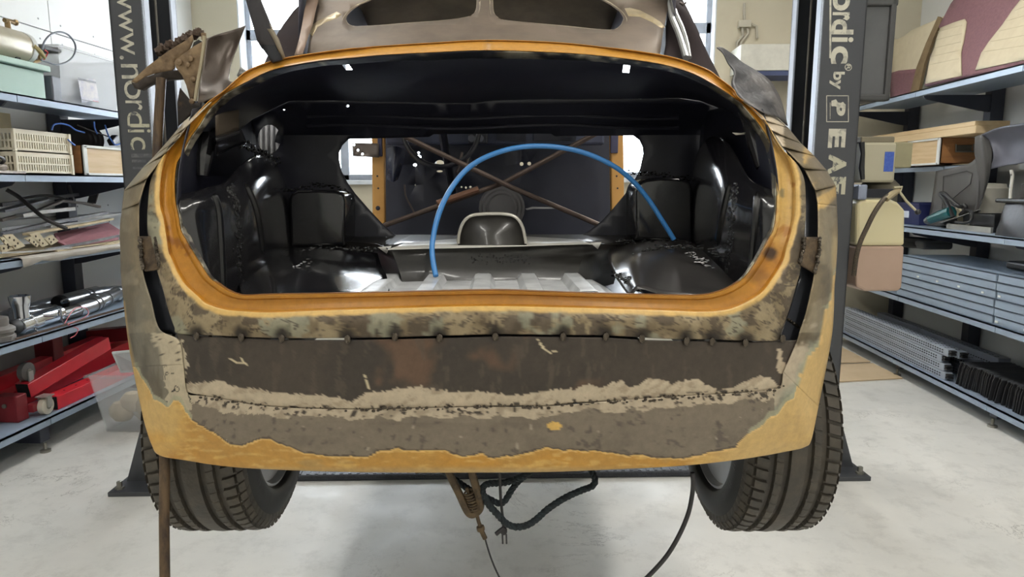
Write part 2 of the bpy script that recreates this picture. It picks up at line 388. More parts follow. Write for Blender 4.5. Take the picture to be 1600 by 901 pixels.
def column(xi, xo, v0, v1, s, label):
    r = thing('lift_column', label, 'lift column', ((xi+xo)/2, (v0+v1)/2, 0), car=True, group='lift columns')
    t = .012; H = 3.6; b = MB()
    b.box((min(xi, xo), v0, .02), (max(xi, xo), v0+t, H)); b.box((min(xi, xo), v1-t, .02), (max(xi, xo), v1, H))
    b.box((min(xo, xo-s*t), v0, .02), (max(xo, xo-s*t), v1, H))
    obj('post', b, M_post, r, smooth=0, bevel=.003)
    for va, vb in ((v0, v0+.055), (v1-.055, v1)):
        obj('channel_lip', bx((min(xi, xi+s*.01), va, .02), (max(xi, xi+s*.01), vb, H)), M_lipw, r, smooth=0, bevel=.002, label='steel inner lip of the channel, window light painted in as pale colour')
    obj('channel_liner', bx((min(xo-s*.02, xo-s*.03), v0+.02, .03), (max(xo-s*.02, xo-s*.03), v1-.02, H-.01)), M_chan, r, smooth=0)
    bp = MB(); bp.box((xi-s*.05 if s > 0 else xo-.135, v0-.1, 0), (xo+.135 if s > 0 else xi+.05, v1+.12, .022))
    obj('base_plate', bp, M_post, r, smooth=0, bevel=.003)
    g = MB(); g.prism([(xo, v0+.02, .022), (xo+s*.11, v0+.02, .022), (xo, v0+.02, .36)], (0, .012, 0)); obj('gusset', g, M_post, r, smooth=0)
    g = MB(); g.prism([(xo, v1-.04, .022), (xo+s*.11, v1-.04, .022), (xo, v1-.04, .36)], (0, .012, 0)); obj('gusset', g, M_post, r, smooth=0)
    for vv in (v0-.06, v1+.07): obj('anchor_bolt', MB().lathe([(.02, 0), (.02, .008), (.012, .01), (.012, .035), (.003, .038)], (xo+s*.1, vv, .022), n=6), M_bolt, r, smooth=20)
    for dx in (.05,):
        ch = MB()
        for k in range(30): ch.box((-.008, -.012, -.017), (.008, .012, .017), rot=Rz(.5*(k % 2)), at=(xi+s*.045, v0+.1, 1.35+k*.032))
        obj('chain', ch, mat('chain_steel', (120, 122, 128), .35, .7), r, smooth=0)
    obj('cable', MB().tube([(xi+s*.05, v1-.1, .3), (xi+s*.05, v1-.1, H)], .006, 8), mat('wire_rope', (112, 108, 100), .45, .5), r)
    # carriage in the channel and the arms that carry the car
    cz = .60
    obj('carriage', bx((min(xi-s*.03, xo-s*.04), v0+.07, cz), (max(xi-s*.03, xo-s*.04), v1-.07, cz+.62)), M_chan, r, smooth=0, bevel=.005)
    for va, vb, xx in ((v0+.1, v0-.42, .52), (v1-.1, v1+.5, .52)):
        a = np.array((xi-s*.05, va, .60)); e = np.array((s*xx, vb, .60)); d = (e-a)/np.linalg.norm(e-a); p = np.array((-d[1], d[0], 0))*.045
        am = MB().prism([a+p, e+p, e-p, a-p], (0, 0, .07)); obj('lift_arm', am, M_post, r, smooth=0, bevel=.004)
        obj('lift_pad', MB().lathe([(.055, 0), (.055, .035), (.05, .04)], (e[0], e[1], .67), n=20), mat('rubber_pad', (30, 30, 32), .8), r)
    return r
LC = column(-1.478, -1.622, 3.08, 3.40, -1, 'charcoal lift column with a web address lettered down its face, by the crates')
RC = column(1.468, 1.672, 3.15, 3.47, 1, 'charcoal lift column with underlined maker name, carrying the oil tank')
for bd, bxx, m_ in (('www', (-22, 86, 181, 211), M_letter), ('.', (87, 93, 187, 194), M_letter), ('n', (100, 123, 189, 217), M_letter), ('o', (125, 155, 193, 221), M_letter), ('r', (157, 172, 196, 223), M_letter),
                    ('d', (174, 199, 198, 234), M_worn), ('i', (202, 207, 200, 236), M_worn), ('c', (214, 234, 203, 228), M_worn), ('l', (240, 246, 205, 238), M_gone), ('i', (249, 254, 206, 238), M_gone), ('f', (258, 270, 207, 240), M_gone), ('t', (274, 288, 208, 238), M_gone)):
    glyphs(bd, bxx, 3.08, m_, LC)
for bd, bxx, m_ in (('o', (-14, 17, 1302, 1327), M_letter), ('r', (19, 32, 1301, 1327), M_letter), ('d', (30, 54, 1300, 1333), M_letter), ('i', (58, 74 - 8, 1300, 1333), M_letter), ('c', (72, 100, 1299, 1324), M_letter), ('by', (112, 140, 1297, 1318), M_letter)):
    glyphs(bd, bxx, 3.15, m_, RC, bold=.03)
glyphs('R', (101, 109, 1322.5, 1328), 3.15, M_letter, RC, bold=.01)
def ring2(cx, cy, r0, r1, v, m, parent, name, n=24):
    b = MB(); V = []
    for k in range(n):
        t = 2*math.pi*k/n
        for r in (r0, r1): p = C(cx+r*math.cos(t), cy+r*math.sin(t), v); V.append((p[0], v-.0012, p[2]))
    b.add(V, [(2*k, (2*k+2) % (2*n), (2*k+3) % (2*n), 2*k+1) for k in range(n)]); return obj(name, b, m, parent, smooth=0)
ring2(1325.3, 105, 5.6, 4.5, 3.15, M_letter, RC, 'trademark_ring')
def flat(poly, v, m, parent, name, d=.0012):
    b = MB(); P = [C(x, y, v) for x, y in poly]; b.add([(p[0], v-d, p[2]) for p in P], [tuple(range(len(P)))[::-1]]); return obj(name, b, m, parent, smooth=0)
flat([(1296, -20), (1299, -20), (1298.5, 91), (1295.5, 91)], 3.15, M_letter, RC, 'underline')
for a, b_ in (((1291, 149), (1326, 150.2)), ((1291, 189.5), (1326, 190.7))): flat([a, (b_[0], a[1]), b_, (a[0], b_[1])], 3.15, M_letter, RC, 'logo_border')
for a, b_ in (((1290.8, 149), (1292, 190.7)), ((1324.8, 149), (1326, 190.7))): flat([a, (b_[0], a[1]), b_, (a[0], b_[1])], 3.15, M_letter, RC, 'logo_border')
glyphs('P', (157, 181, 1299, 1320), 3.15, M_letter, RC, 'logo_mark', bold=.05, shear=.2)
flat([(1300, 157), (1306, 155), (1309, 160), (1304, 166), (1299, 166)], 3.15, M_letter, RC, 'logo_mark', .0014)
flat([(1311, 162), (1317, 159), (1321, 164), (1319, 170), (1312, 168)], 3.15, M_letter, RC, 'logo_mark', .0014)
flat([(1296.5, 160), (1297.3, 160), (1297.3, 186), (1296.5, 186)], 3.15, M_letter, RC, 'logo_mark')
for bd, bxx, m_ in (('E', (201, 231, 1295, 1320), M_letter), ('A', (240, 273, 1295, 1321), M_worn), ('E', (276, 304, 1295, 1320), M_worn)): glyphs(bd, bxx, 3.15, m_, RC, bold=.05)
# control box on the column, drive-over plate
cb = thing('control_box', 'dark grey framed box on the outer side of the lettered column', 'control box', C(1365, 160, 3.3), car=True)
A = C(1349, -40, 3.2); B = C(1388, 158, 3.2)
obj('box_body', bx((1.674, 3.2, B[2]+.01), (B[0]-.01, 3.42, A[2])), mat('control_grey', (84, 85, 86), .5), cb, smooth=0)
fr = MB(); fr.box((1.674, 3.185, B[2]), (B[0], 3.225, B[2]+.03)); fr.box((B[0]-.028, 3.185, B[2]), (B[0], 3.225, A[2])); fr.box((1.674, 3.185, A[2]-.4), (1.69, 3.225, A[2])); z2 = C(1388, 3, 3.2)[2]; fr.box((1.674, 3.185, z2-.02), (B[0]+.005, 3.225, z2+.02))
obj('rubber_edge', fr, mat('control_edge', (66, 66, 66), .6), cb, smooth=0, bevel=.008)
tp = thing('cable_cover', 'long dark checkered steel plate lying across the floor between the columns', 'floor plate', (0, 3.2, 0), car=True)
obj('plate', bx((-1.2, 3.12, 0.0), (1.2, 3.40, .032)), mat('dark_checker_plate', (58, 60, 66), .5, .3, col2=(44, 46, 52), scale=60, bump=.4, bscale=120), tp, smooth=0, bevel=.008)
cvr = MB()
for k in range(60): cvr.box((-1.18+k*.04, 3.13, .032), (-1.165+k*.04, 3.39, .0345))
obj('tread_rib', cvr, mat('dark_checker_plate', (0,0,0)), tp, smooth=0, kind='stuff')
# ------------------------------------------------------------------ the car body on the lift
CAR = thing('car', 'old car body in bare metal and ochre, boot lid off, raised on the lift', 'car', (-.01, 1.75, .50), car=True)
M_body = paint_mat('body_sheet', .46, .10)
M_rim = paint_mat('rim_paint', .40, .05)
M_blk = mat('glossy_black_paint', (26, 26, 30), .17, col2=(34, 33, 34), scale=9, amt=.8, bump=.05, bscale=18, coat=.5)
M_blk2 = mat('satin_black_paint', (25, 26, 37), .42, col2=(31, 32, 44), scale=8, bump=.08, bscale=14)
M_tar = mat('seam_sealer', (15, 15, 17), .18, col2=(60, 55, 46), scale=50, amt=.5, bump=.9, bscale=90, coat=.6, lo=.6, hi=.8)
M_under = mat('underside_black', (26, 25, 24), .7)
M_weld = mat('weld_bead', (92, 84, 74), .35, .8, col2=(30, 26, 22), scale=80, amt=.8, bump=.4, bscale=120)
M_dust = mat('dusty_black', (46, 44, 41), .33, col2=(30, 29, 29), scale=10, amt=.8, bump=.05, bscale=20, coat=.25)
BASEP = [(-140, 2.42), (0, 2.06), (45, 1.86), (75, 1.72), (100, 1.65), (130, 1.57), (190, 1.475), (250, 1.415), (300, 1.375), (380, 1.33), (455, 1.30), (530, 1.285), (600, 1.28), (660, 1.29), (738, 1.33), (900, 1.40)]
def S(px, py): return interp(BASEP, py)+.12*abs((px-747)/560)**3
def strip(pairs, nl, na, vfn, closed=False):     # sheet between two edge lines; returns points, pixel layout and t
    I = crs([p[0] for p in pairs], nl, closed); O = crs([p[1] for p in pairs], nl, closed)
    T = np.linspace(0, 1, na); G = []; U = []
    for i in range(len(I)):
        row = []; ru = []
        for t in T:
            q = I[i]*(1-t)+O[i]*t; row.append(C(q[0], q[1], vfn(q[0], q[1], t, i/nl))); ru.append(q)
        G.append(row); U.append(ru)
    return np.array(G), np.array(U)
def sheet(G, U, paintfn, closed=False):
    b = MB()
    if closed: G = np.concatenate([G, G[:1]]); U = np.concatenate([U, U[:1]])
    b.grid(G); q = U.reshape(-1, 2); b.col = paintfn(q[:, 0], q[:, 1]); return b
def LN(c): return np.array(lin(c)[:3])
def lay(cur, m, col, met=None):
    m = np.clip(m, 0, 1)[:, None]; cur[:, :3] = cur[:, :3]*(1-m)+LN(col)*m
    if met is not None: cur[:, 3] = cur[:, 3]*(1-m[:, 0])+met*m[:, 0]
def sm(x, a, b): t = np.clip((x-a)/(b-a), 0, 1); return t*t*(3-2*t)
TACK = [(307,523),(377,525),(440,527),(543,528),(617,524),(687,526),(774,524),(880,524),(947,524),(1003,527),(1073,531),(1113,532),(1165,534),(1223,527)]
YB_ = [(187,560),(212,575),(217,582),(222,593),(232,606),(240,624),(250,628),(258,634),(263,637),(271,625),(279,627),(287,634),(290,644),(300,656),(320,668),(337,678),(356,693),(370,696),(384,694),(398,689),(412,683),(425,687),(440,694),(470,705),(495,711),(550,713),(575,714),(590,706),(605,704),(620,700),(637,703),(695,703),(706,708),(720,712),(745,711),(753,707),(767,716),(785,713),(800,712),(832,706),(845,701),(855,699),(870,702),(885,704),(937,705),(965,709),(982,712),(993,709),(1005,710),(1017,715),(1070,716),(1090,711),(1112,705),(1130,702),(1150,699),(1155,690),(1172,676),(1190,666),(1199,653),(1214,648),(1227,630),(1241,620),(1247,597),(1253,580),(1259,562),(1272,547),(1282,536),(1285,515),(1287,485),(1296,478),(1303,430),(1312,415)]
SEAM = [(285,612),(300,617),(330,621),(400,633),(450,637),(550,640),(650,638),(750,636),(800,634),(850,635),(900,629),(950,627),(1000,625),(1050,620),(1100,618),(1150,613),(1200,612),(1230,603)]
PRIM = [(285,600),(300,597),(350,597),(362,604),(400,608),(450,616),(500,617),(550,626),(575,614),(620,607),(660,604),(700,612),(750,613),(800,618),(850,611),(905,606),(918,600),(940,608),(955,600),(973,592),(978,603),(1000,602),(1015,590),(1035,594),(1050,599),(1080,592),(1090,591),(1100,598),(1120,608),(1145,606),(1160,598),(1185,588),(1205,591),(1216,603),(1240,610)]
def metalbase(x, y, col, dark, st=.35):
    cur = np.zeros((len(x), 4)); cur[:, :3] = LN(col); cur[:, 3] = .45
    lay(cur, (fbm(x, y, 90, 3)-.42)*2.2*st*2, dark); lay(cur, sm(fbm(x, y, 26, 8, 5), .55, .75)*.5, dark); return cur
def p_outer(x, y):
    cur = metalbase(x, y, (122, 109, 86), (84, 74, 58))
    # vertical sanding marks on the near side, darker low down
    L = x < 420
    lay(cur, np.where(L, sm(y, 420, 540)*.75, 0)*(.6+.6*fbm(x, y, 30, 5, 4, 1, .15)), (82, 77, 67))
    lay(cur, np.where(L, sm(fbm(x, y, 20, 15, 4, 1, .12), .55, .7)*sm(y, 380, 460)*.6, 0), (134, 128, 112))
    lay(cur, sm(fbm(x, y, 40, 41, 5), .56, .64)*.5*(y < 520), (158, 146, 122))
    lay(cur, ((x > 1255) & (y < 330))*sm(fbm(x+y, y, 34, 44, 4), .5, .62)*.8, (193, 158, 92), .1)
    lay(cur, sm(x, 1296, 1304)*sm(y, 330, 400)*.6, (196, 168, 112), .1)
    # dark brown-grey lower valance
    s_ = interp(SEAM, x); yb = interp(YB_, x)+5*(fbm(x, y, 9, 21, 3)-.5)
    inn = (x > 285) & (x < 1225)
    val = np.where(inn, sm(y, s_-2, s_+4), 0)
    lay(cur, val, (122, 111, 96), .25); lay(cur, val*sm(fbm(x, y, 60, 33, 4, 1, 2), .5, .7)*.5, (102, 92, 80))
    lay(cur, val*sm(fbm(x, y, 11, 34, 4), .66, .74)*.8, (88, 79, 70)); lay(cur, val*sm(fbm(x, y, 5, 35, 3, 1, .3), .76, .82)*.7, (170, 160, 142))
    # filler around the welded seam
    jag = 20*fbm(x, y, 22, 51, 5)+12*fbm(x, y, 70, 52, 2)-5; low = s_+6+jag
    lay(cur, np.where(inn, (y < low)*1., 0), (178, 163, 140), .1)
    lay(cur, np.where(inn & (y < low), sm(fbm(x, y, 13, 53, 4), .56, .66)*.6, 0), (140, 126, 105))
    lay(cur, np.where(inn & (y < low+2), (fbm(x, y, 7, 54, 3) > .6)*sm(np.abs(y-s_-6), 9, 3)*.95, 0), (48, 40, 33))
    # right-hand filler between plate and yellow
    fr = (x > 1210) & (y > 500) & (y < 690)
    lay(cur, np.where(fr, sm(fbm(x, y, 30, 61, 4), .3, .42), 0), (172, 158, 136), .1)
    lay(cur, np.where(fr & (yb-y < 40), sm(yb-y, 34, 8)*sm(fbm(x, y, 22, 62, 4), .38, .52)*.8, 0), (142, 146, 128), .1)
    # cracked filler beside the plate's left end
    ed = interp([(500,262),(520,268),(560,277),(600,286),(640,292)], y)
    cl = (y > 520) & (y < 640) & (x > ed-40+25*fbm(x, y, 12, 71, 3)) & (x < 300)
    lay(cur, cl*1., (176, 163, 138), .1); lay(cur, cl*(np.abs(fbm(x, y, 16, 72, 3)-.5) < .018), (50, 44, 36))
    # ochre paint below its torn edge
    yel = y > yb
    lay(cur, (np.abs(y-yb+4) < 4)*np.where((x < 300) | (x > 1170), .8, .0), (158, 156, 128), 0)
    lay(cur, yel*1., (180, 134, 56), 0)
    lay(cur, yel*sm(fbm(x, y, 120, 81, 3, 1, 2), .42, .56)*.8, (184, 132, 44)); lay(cur, yel*sm(x, 1050, 1180)*.95, (200, 164, 96))
    lay(cur, yel*sm(300-x, -30, 50)*.6*sm(fbm(x, y, 40, 83, 3), .3, .6), (208, 172, 100))
    lay(cur, yel*sm(fbm(x+y*.6, y, 22, 84, 4, 1, 4), .56, .7)*.45, (214, 178, 104))
    lay(cur, yel*sm(y, 726-.0*x, 736)*(x > 300)*(x < 1000)*.7, (160, 138, 98))
    lay(cur, yel*sm(fbm(x, y, 70, 85, 3, 1, 3), .6, .7)*sm(y, 695, 715)*.5, (150, 128, 82))
    lay(cur, yel*sm(x, 1060, 1200)*.85, (196, 164, 104)); lay(cur, yel*sm(x, 1180, 1260)*sm(fbm(x, y, 60, 87, 4, 1, 2), .5, .62)*.4, (178, 146, 88))
    lay(cur, yel*sm(340-x, 0, 90)*sm(fbm(x, y, 50, 88, 4), .42, .6)*.7, (190, 158, 96))
    lay(cur, yel*(np.abs(y-yb-1.2) < 1.4)*.6, (228, 190, 120))
    lay(cur, (np.abs(y-yb+1) < 1.2)*(x > 300)*(x < 1160)*.8, (70, 60, 48))
    lay(cur, (np.hypot((x-866)/12, (y-665)/7) < 1+.35*(fbm(x, y, 6, 91, 2)-.5))*1., (212, 172, 92), 0)
    lay(cur, ((x < 208) & (y > 470) & (x < 196+(y-470)*.11))*.8, (205, 165, 92), 0)
    return cur
def burn(cur, x, y, pts, r, k=.95):
    n = fbm(x, y, 10, 77, 3)
    for (a, b_) in pts:
        d = np.hypot(x-a, (y-b_+3))/r; lay(cur, sm(d+.5*(n-.5), 1.35, .35)*k, (34, 27, 21), .3)
def p_upper(x, y):
    cur = metalbase(x, y, (130, 115, 89), (94, 81, 62))
    lay(cur, sm(fbm(x, y, 30, 11, 5), .5, .60)*.55, (156, 141, 111), .1); lay(cur, (np.abs(fbm(x, y, 30, 11, 5)-.52) < .012)*.7, (92, 80, 64))
    lay(cur, sm(fbm(x, y, 26, 12, 5, 1, 1.3), .58, .63)*.8, (74, 64, 54)); lay(cur, sm(fbm(x, y, 46, 13, 5), .61, .66)*.75, (138, 137, 116), .1); lay(cur, sm(fbm(x, y, 9, 17, 3), .66, .72)*.5, (62, 53, 44))
    lay(cur, (np.abs(fbm(x, y, 40, 14, 4, 1, 2.2)-.5) < .014)*.8*(y > 380), (60, 50, 42))
    lay(cur, sm(y, 498, 478)*sm(fbm(x, y, 50, 16, 3), .42, .58)*.5*(x > 330)*(x < 1200), (150, 134, 104))
    burn(cur, x, y, TACK, 15); burn(cur, x, y, [(222, 372), (222, 395), (230, 418), (1262, 372), (1264, 400), (1256, 420), (238, 400)], 17, .75)
    return cur
def p_plate(x, y):
    cur = np.zeros((len(x), 4)); cur[:, :3] = LN((70, 62, 54)); cur[:, 3] = .35
    lay(cur, sm(fbm(x, y, 110, 2, 3), .38, .66)*.8, (60, 54, 48)); lay(cur, sm(fbm(x, y, 80, 4, 4), .5, .66)*sm(x, 560, 600)*sm(x, 960, 900)*.75, (104, 80, 62))
    lay(cur, sm(fbm(x, y, 16, 5, 4, 1.6, .5), .62, .72)*.5, (88, 78, 67))
    pr = interp(PRIM, x)+9*(fbm(x*1.2+y*.8, y, 9, 55, 3, 1.4, .5)-.5)
    m = y > pr; lay(cur, m*1., (180, 165, 141), .1); lay(cur, m*sm(fbm(x+y, y, 10, 56, 4), .58, .68)*.55, (140, 124, 102))
    s_ = interp(SEAM, x); lay(cur, m*(fbm(x, y, 6, 57, 3) > .58)*sm(np.abs(y-s_+2), 7, 2), (44, 36, 30))
    e = interp([(515,283),(540,286),(560,292),(590,290),(615,300)], y)+14*(fbm(x, y, 7, 58, 3)-.5); lay(cur, (x < e)*(y > 530)*1., (182, 170, 145), .1)
    lay(cur, ((np.abs(x-1218-(y-545)*.02) < 3.5) & (y > 545) & (y < 575)) | (np.hypot((x-1222)/8, (y-574)/9) < 1), (178, 162, 138))
    for q in ([(571,586),(570,592),(573,598),(577,606)], [(842,531),(848,542),(858,550),(868,548)], [(360,560),(372,567),(384,566)], [(378,560),(384,570)]):
        q = np.array(crs(q, 5)); d = np.min(np.hypot(x[:, None]-q[None, :, 0], y[:, None]-q[None, :, 1]), 1); lay(cur, (d < 1.6)*1., (196, 182, 150))
    burn(cur, x, y, [(a, b_+4) for a, b_ in TACK], 9, .6); return cur
def p_rim(x, y):
    cur = np.zeros((len(x), 4)); cur[:, :3] = LN((172, 118, 33))
    lay(cur, sm(fbm(x, y, 60, 7, 4), .45, .7)*.4, (156, 102, 24)); lay(cur, sm(x, 1180, 1210)*sm(y, 420, 330)*.95, (192, 158, 94))
    lay(cur, sm(x, 1150, 1230)*sm(fbm(x, y, 18, 9, 4), .55, .62)*.8*(y > 280)*(y < 450), (150, 96, 30))
    lay(cur, sm(np.hypot((x-1203)/13, (y-396)/12)+.4*(fbm(x, y, 8, 6, 3)-.5), 1.2, .5), (58, 38, 22)); lay(cur, sm(np.hypot((x-1182)/20, (y-430)/12), 1.3, .4)*.5, (96, 60, 26))
    lay(cur, (x > 1200)*sm(fbm(x, y, 12, 19, 3), .63, .68)*(y < 360)*.8, (120, 112, 84)); lay(cur, sm(y, 150, 95)*.55, (196, 146, 68))
    lay(cur, sm(fbm(x, y, 4, 20, 2), .80, .84)*.7, (70, 44, 20))
    lay(cur, (x < 300)*(y > 330)*(y < 400)*sm(fbm(x, y, 14, 22, 4), .58, .64)*.8, (128, 78, 24)); return cur
def p_lip(x, y):
    cur = np.zeros((len(x), 4)); cur[:, :3] = LN((112, 104, 88)); cur[:, 3] = .6
    lay(cur, sm(fbm(x, y, 12, 23, 4), .5, .6), (184, 176, 156), .7); lay(cur, sm(fbm(x, y, 9, 24, 4), .58, .66)*.8, (40, 36, 32))
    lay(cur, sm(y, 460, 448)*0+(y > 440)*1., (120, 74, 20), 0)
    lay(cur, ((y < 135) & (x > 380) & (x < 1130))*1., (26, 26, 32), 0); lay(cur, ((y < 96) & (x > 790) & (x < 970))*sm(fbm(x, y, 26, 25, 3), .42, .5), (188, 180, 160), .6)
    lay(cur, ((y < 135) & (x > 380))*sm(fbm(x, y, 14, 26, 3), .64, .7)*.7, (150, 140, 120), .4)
    return cur

# outer skin: cut strips on both upper haunches, then the long U of sides and valance
OUT = [((330,159),(324,162)),((311,178),(288,189)),((292,196),(262,220)),((280,214),(240,245)),((262,235),(222,263)),((229,278),(194,297)),((217,316),(190,328)),((217,359),(187,362)),((219,395),(188,400)),((224,429),(189,430)),((236,470),(193,472)),((249,514),(198,517)),((279,532),(202,546)),((286,570),(207,573)),((292,613),(216,617)),((310,618),(226,662)),((340,622),(237,695)),((370,628),(249,711)),((400,633),(290,719)),((450,637),(370,730)),((550,640),(500,736)),((650,638),(620,738)),((750,636),(750,738)),((850,635),(860,737)),((950,627),(960,733)),((1050,620),(1070,727)),((1120,616),(1160,717)),((1180,612),(1230,705)),((1205,608),(1258,698)),((1220,604),(1268,686)),((1224,582),(1279,635)),((1237,553),(1288,590)),((1246,531),(1296,548)),((1250,517),(1301,515)),((1259,490),(1303,485)),((1267,455),(1304,450)),((1272,429),(1306,425)),((1278,369),(1309,372)),((1278,318),(1308,322)),((1274,297),(1306,290)),((1256,262),(1292,266)),((1222,228),(1272,243)),((1206,203),(1252,224)),((1190,185),(1231,199)),((1172,166),(1205,176)),((1155,153),(1162,155))]
def v_out(px, py, t, i): return S(px, py)+(.10-.085*min(1, max(0, (py-600)/90)))*t**3*min(1, max(0, (abs(px-747)-330)/150))
def outer_piece(a, b_, nl, na, name, dv=0, label=None):
    prs = OUT[a:b_+1]; n = len(prs)-1
    G, U = strip(prs, nl, na, lambda px, py, t, i: v_out(px, py, t, i)+dv*(i/n))
    return obj(name, sheet(G, U, p_outer), M_body, CAR, solid=.0016, smat=M_under, label=label)
for k in range(0, 6): outer_piece(k, k+1, 10, 12, 'haunch_strip', -.012 if k else 0)
outer_piece(6, 13, 14, 14, 'side_skin', label='bare steel side skin by the cut slot')
outer_piece(13, 30, 26, 60, 'valance', label='lower rear skin with ochre paint below a torn edge')
outer_piece(30, 38, 12, 14, 'side_skin', label='filler-smeared steel side skin edged in pale yellow')
for k in range(38, 45): outer_piece(k, k+1, 10, 12, 'haunch_strip', .012)
# panel round the opening
UPP = [((283,208),(281,212)),((264,231),(260,236)),((255,257),(243,262)),((250,291),(234,288)),((250,321),(231,320)),((255,340),(230,340)),((259,365),(231,365)),((263,392),(238,400)),((268,404),(246,425)),((277,425),(255,453)),((289,444),(262,481)),((307,461),(272,510)),((322,474),(280,521)),((349,483),(340,524)),((377,486),(380,526)),((424,488),(430,528)),((500,485),(500,528)),((600,482),(600,527)),((700,479),(700,524)),((780,478),(780,522)),((880,480),(880,523)),((950,482),(950,524)),((1040,485),(1040,529)),((1096,487),(1110,530)),((1134,484),(1165,532)),((1162,474),(1215,531)),((1190,457),(1222,515)),((1209,432),(1233,485)),((1218,418),(1244,447)),((1224,406),(1250,425)),((1229,387),(1255,395)),((1237,359),(1257,362)),((1242,336),(1259,336)),((1243,310),(1259,310)),((1242,280),(1257,282)),((1233,250),(1248,260)),((1226,238),(1235,245))]
G, U = strip(UPP, 18, 22, lambda px, py, t, i: S(px, py)-.008*math.sin(t*3.1))
def p_up2(x, y):
    cur = p_upper(x, y); I = crs([p[0] for p in UPP], 26); q = np.array(I)
    d = np.concatenate([np.min(np.hypot(x[k:k+1500, None]-q[None, :, 0], y[k:k+1500, None]-q[None, :, 1]), 1) for k in range(0, len(x), 1500)])
    lay(cur, sm(d+5*(fbm(x, y, 14, 99, 3)-.5), 10, 5), (196, 160, 92), 0); return cur
obj('opening_panel', sheet(G, U, p_up2), M_body, CAR, solid=.0016, smat=M_under, label='patchy bare metal panel around the boot opening')
# plate let in below it
TOP = [(276,519),(307,525),(380,528),(440,531),(540,531),(640,529),(720,527),(780,525),(880,526),(950,527),(1005,531),(1100,533),(1165,535),(1248,531)]
xs_ = np.linspace(0, 1, 300); bt = [(290,612)]+[(x, y) for x, y in SEAM[2:-1]]+[(1222,604)]
tx = np.interp(xs_, np.linspace(0, 1, len(TOP)), [p[0] for p in TOP]); ty = np.interp(tx, [p[0] for p in TOP], [p[1] for p in TOP])
bxx_ = 290+(1222-290)*xs_; by_ = np.interp(bxx_, [p[0] for p in bt], [p[1] for p in bt])
T_ = np.linspace(0, 1, 44); Um = np.array([[(tx[i]*(1-t)+bxx_[i]*t, ty[i]*(1-t)+by_[i]*t) for t in T_] for i in range(300)])
Gm = np.array([[C(q[0], q[1], S(q[0], q[1])+.004) for q in r] for r in Um])
obj('repair_plate', sheet(Gm, Um, p_plate), M_body, CAR, solid=.0016, smat=M_under, label='long dark steel repair plate tacked in across the tail')
tk = None
for i, (x, y) in enumerate(TACK):
    p = C(x, y+2, S(x, y)-.003)
    if tk is None:
        b = MB(); b.ball((0, 0, 0), .0078, 10, sq=(.8, .55, 1.15)); b.v = [tuple(np.array(q)+p) for q in b.v]; tk = obj('tack_weld', b, M_weld, CAR); p0 = p
    else: r = tk.copy(); COL.objects.link(r); r.location = p-p0
wb_ = MB()
for x in np.arange(292, 1225, 3.6):
    if random.random() < .5: continue
    y = float(interp(SEAM, x))+random.uniform(-3, 3); p = C(x, y, float(S(x, y))-.001); wb_.ball(p, random.uniform(.0014, .0034), 6, sq=(1.4, .6, 1))
obj('weld_seam', wb_, M_weld, CAR, kind='stuff')
# bridges tacked over the side slots
for poly, beads, lb in (([(215,369),(247,369),(252,420),(226,424)], [[(219,372),(220,395),(224,420)], [(243,372),(246,395),(249,416)]], 'rusty steel bridge welded across the slot beside the crates'), ([(1252,370),(1284,370),(1276,428),(1244,410)], [[(1256,372),(1255,390),(1250,408)], [(1281,372),(1279,398),(1273,424)]], 'rusty steel bridge welded across the slot beside the oil tank')):
    b = plate(poly, lambda x, y: S(x, y)-.004, step=8)
    br = obj('slot_bridge', b, mat('heat_blued_steel', (98, 82, 62), .45, .5, col2=(52, 40, 32), scale=40, amt=.9, bump=.3, bscale=60), CAR, solid=.004, label=lb)
    wd = MB()
    for q in beads:
        for (x, y) in crs(q, 7): wd.ball(C(x+random.uniform(-1, 1), y, S(x, y)-.007), random.uniform(.003, .0055), 7)
    obj('weld_bead', wd, M_weld, br)
# dark liner seen down the slots
for q, lb in (([(283,215),(262,233),(236,262),(224,300),(212,360),(222,430),(246,520),(282,522),(262,470),(250,425),(238,360),(238,300),(250,262),(272,230)], None), ([(1228,236),(1252,262),(1270,290),(1284,320),(1284,380),(1276,440),(1254,526),(1216,540),(1228,500),(1250,430),(1254,380),(1254,300),(1240,262)], None)):
    obj('inner_quarter', plate(q, lambda x, y: S(x, y)+.045, step=10), mat('slot_liner_grey', (62, 64, 70), .3, col2=(44, 45, 50), scale=8, coat=.3), CAR, solid=-.002)
b = MB()
for k, (x, y) in enumerate([(1232,499),(1236,502),(1240,505),(1244,508),(1248,511)]): b.ball(C(x, y, S(x, y)+.042), .0042, 7)
obj('weld_bead', b, M_weld, CAR)
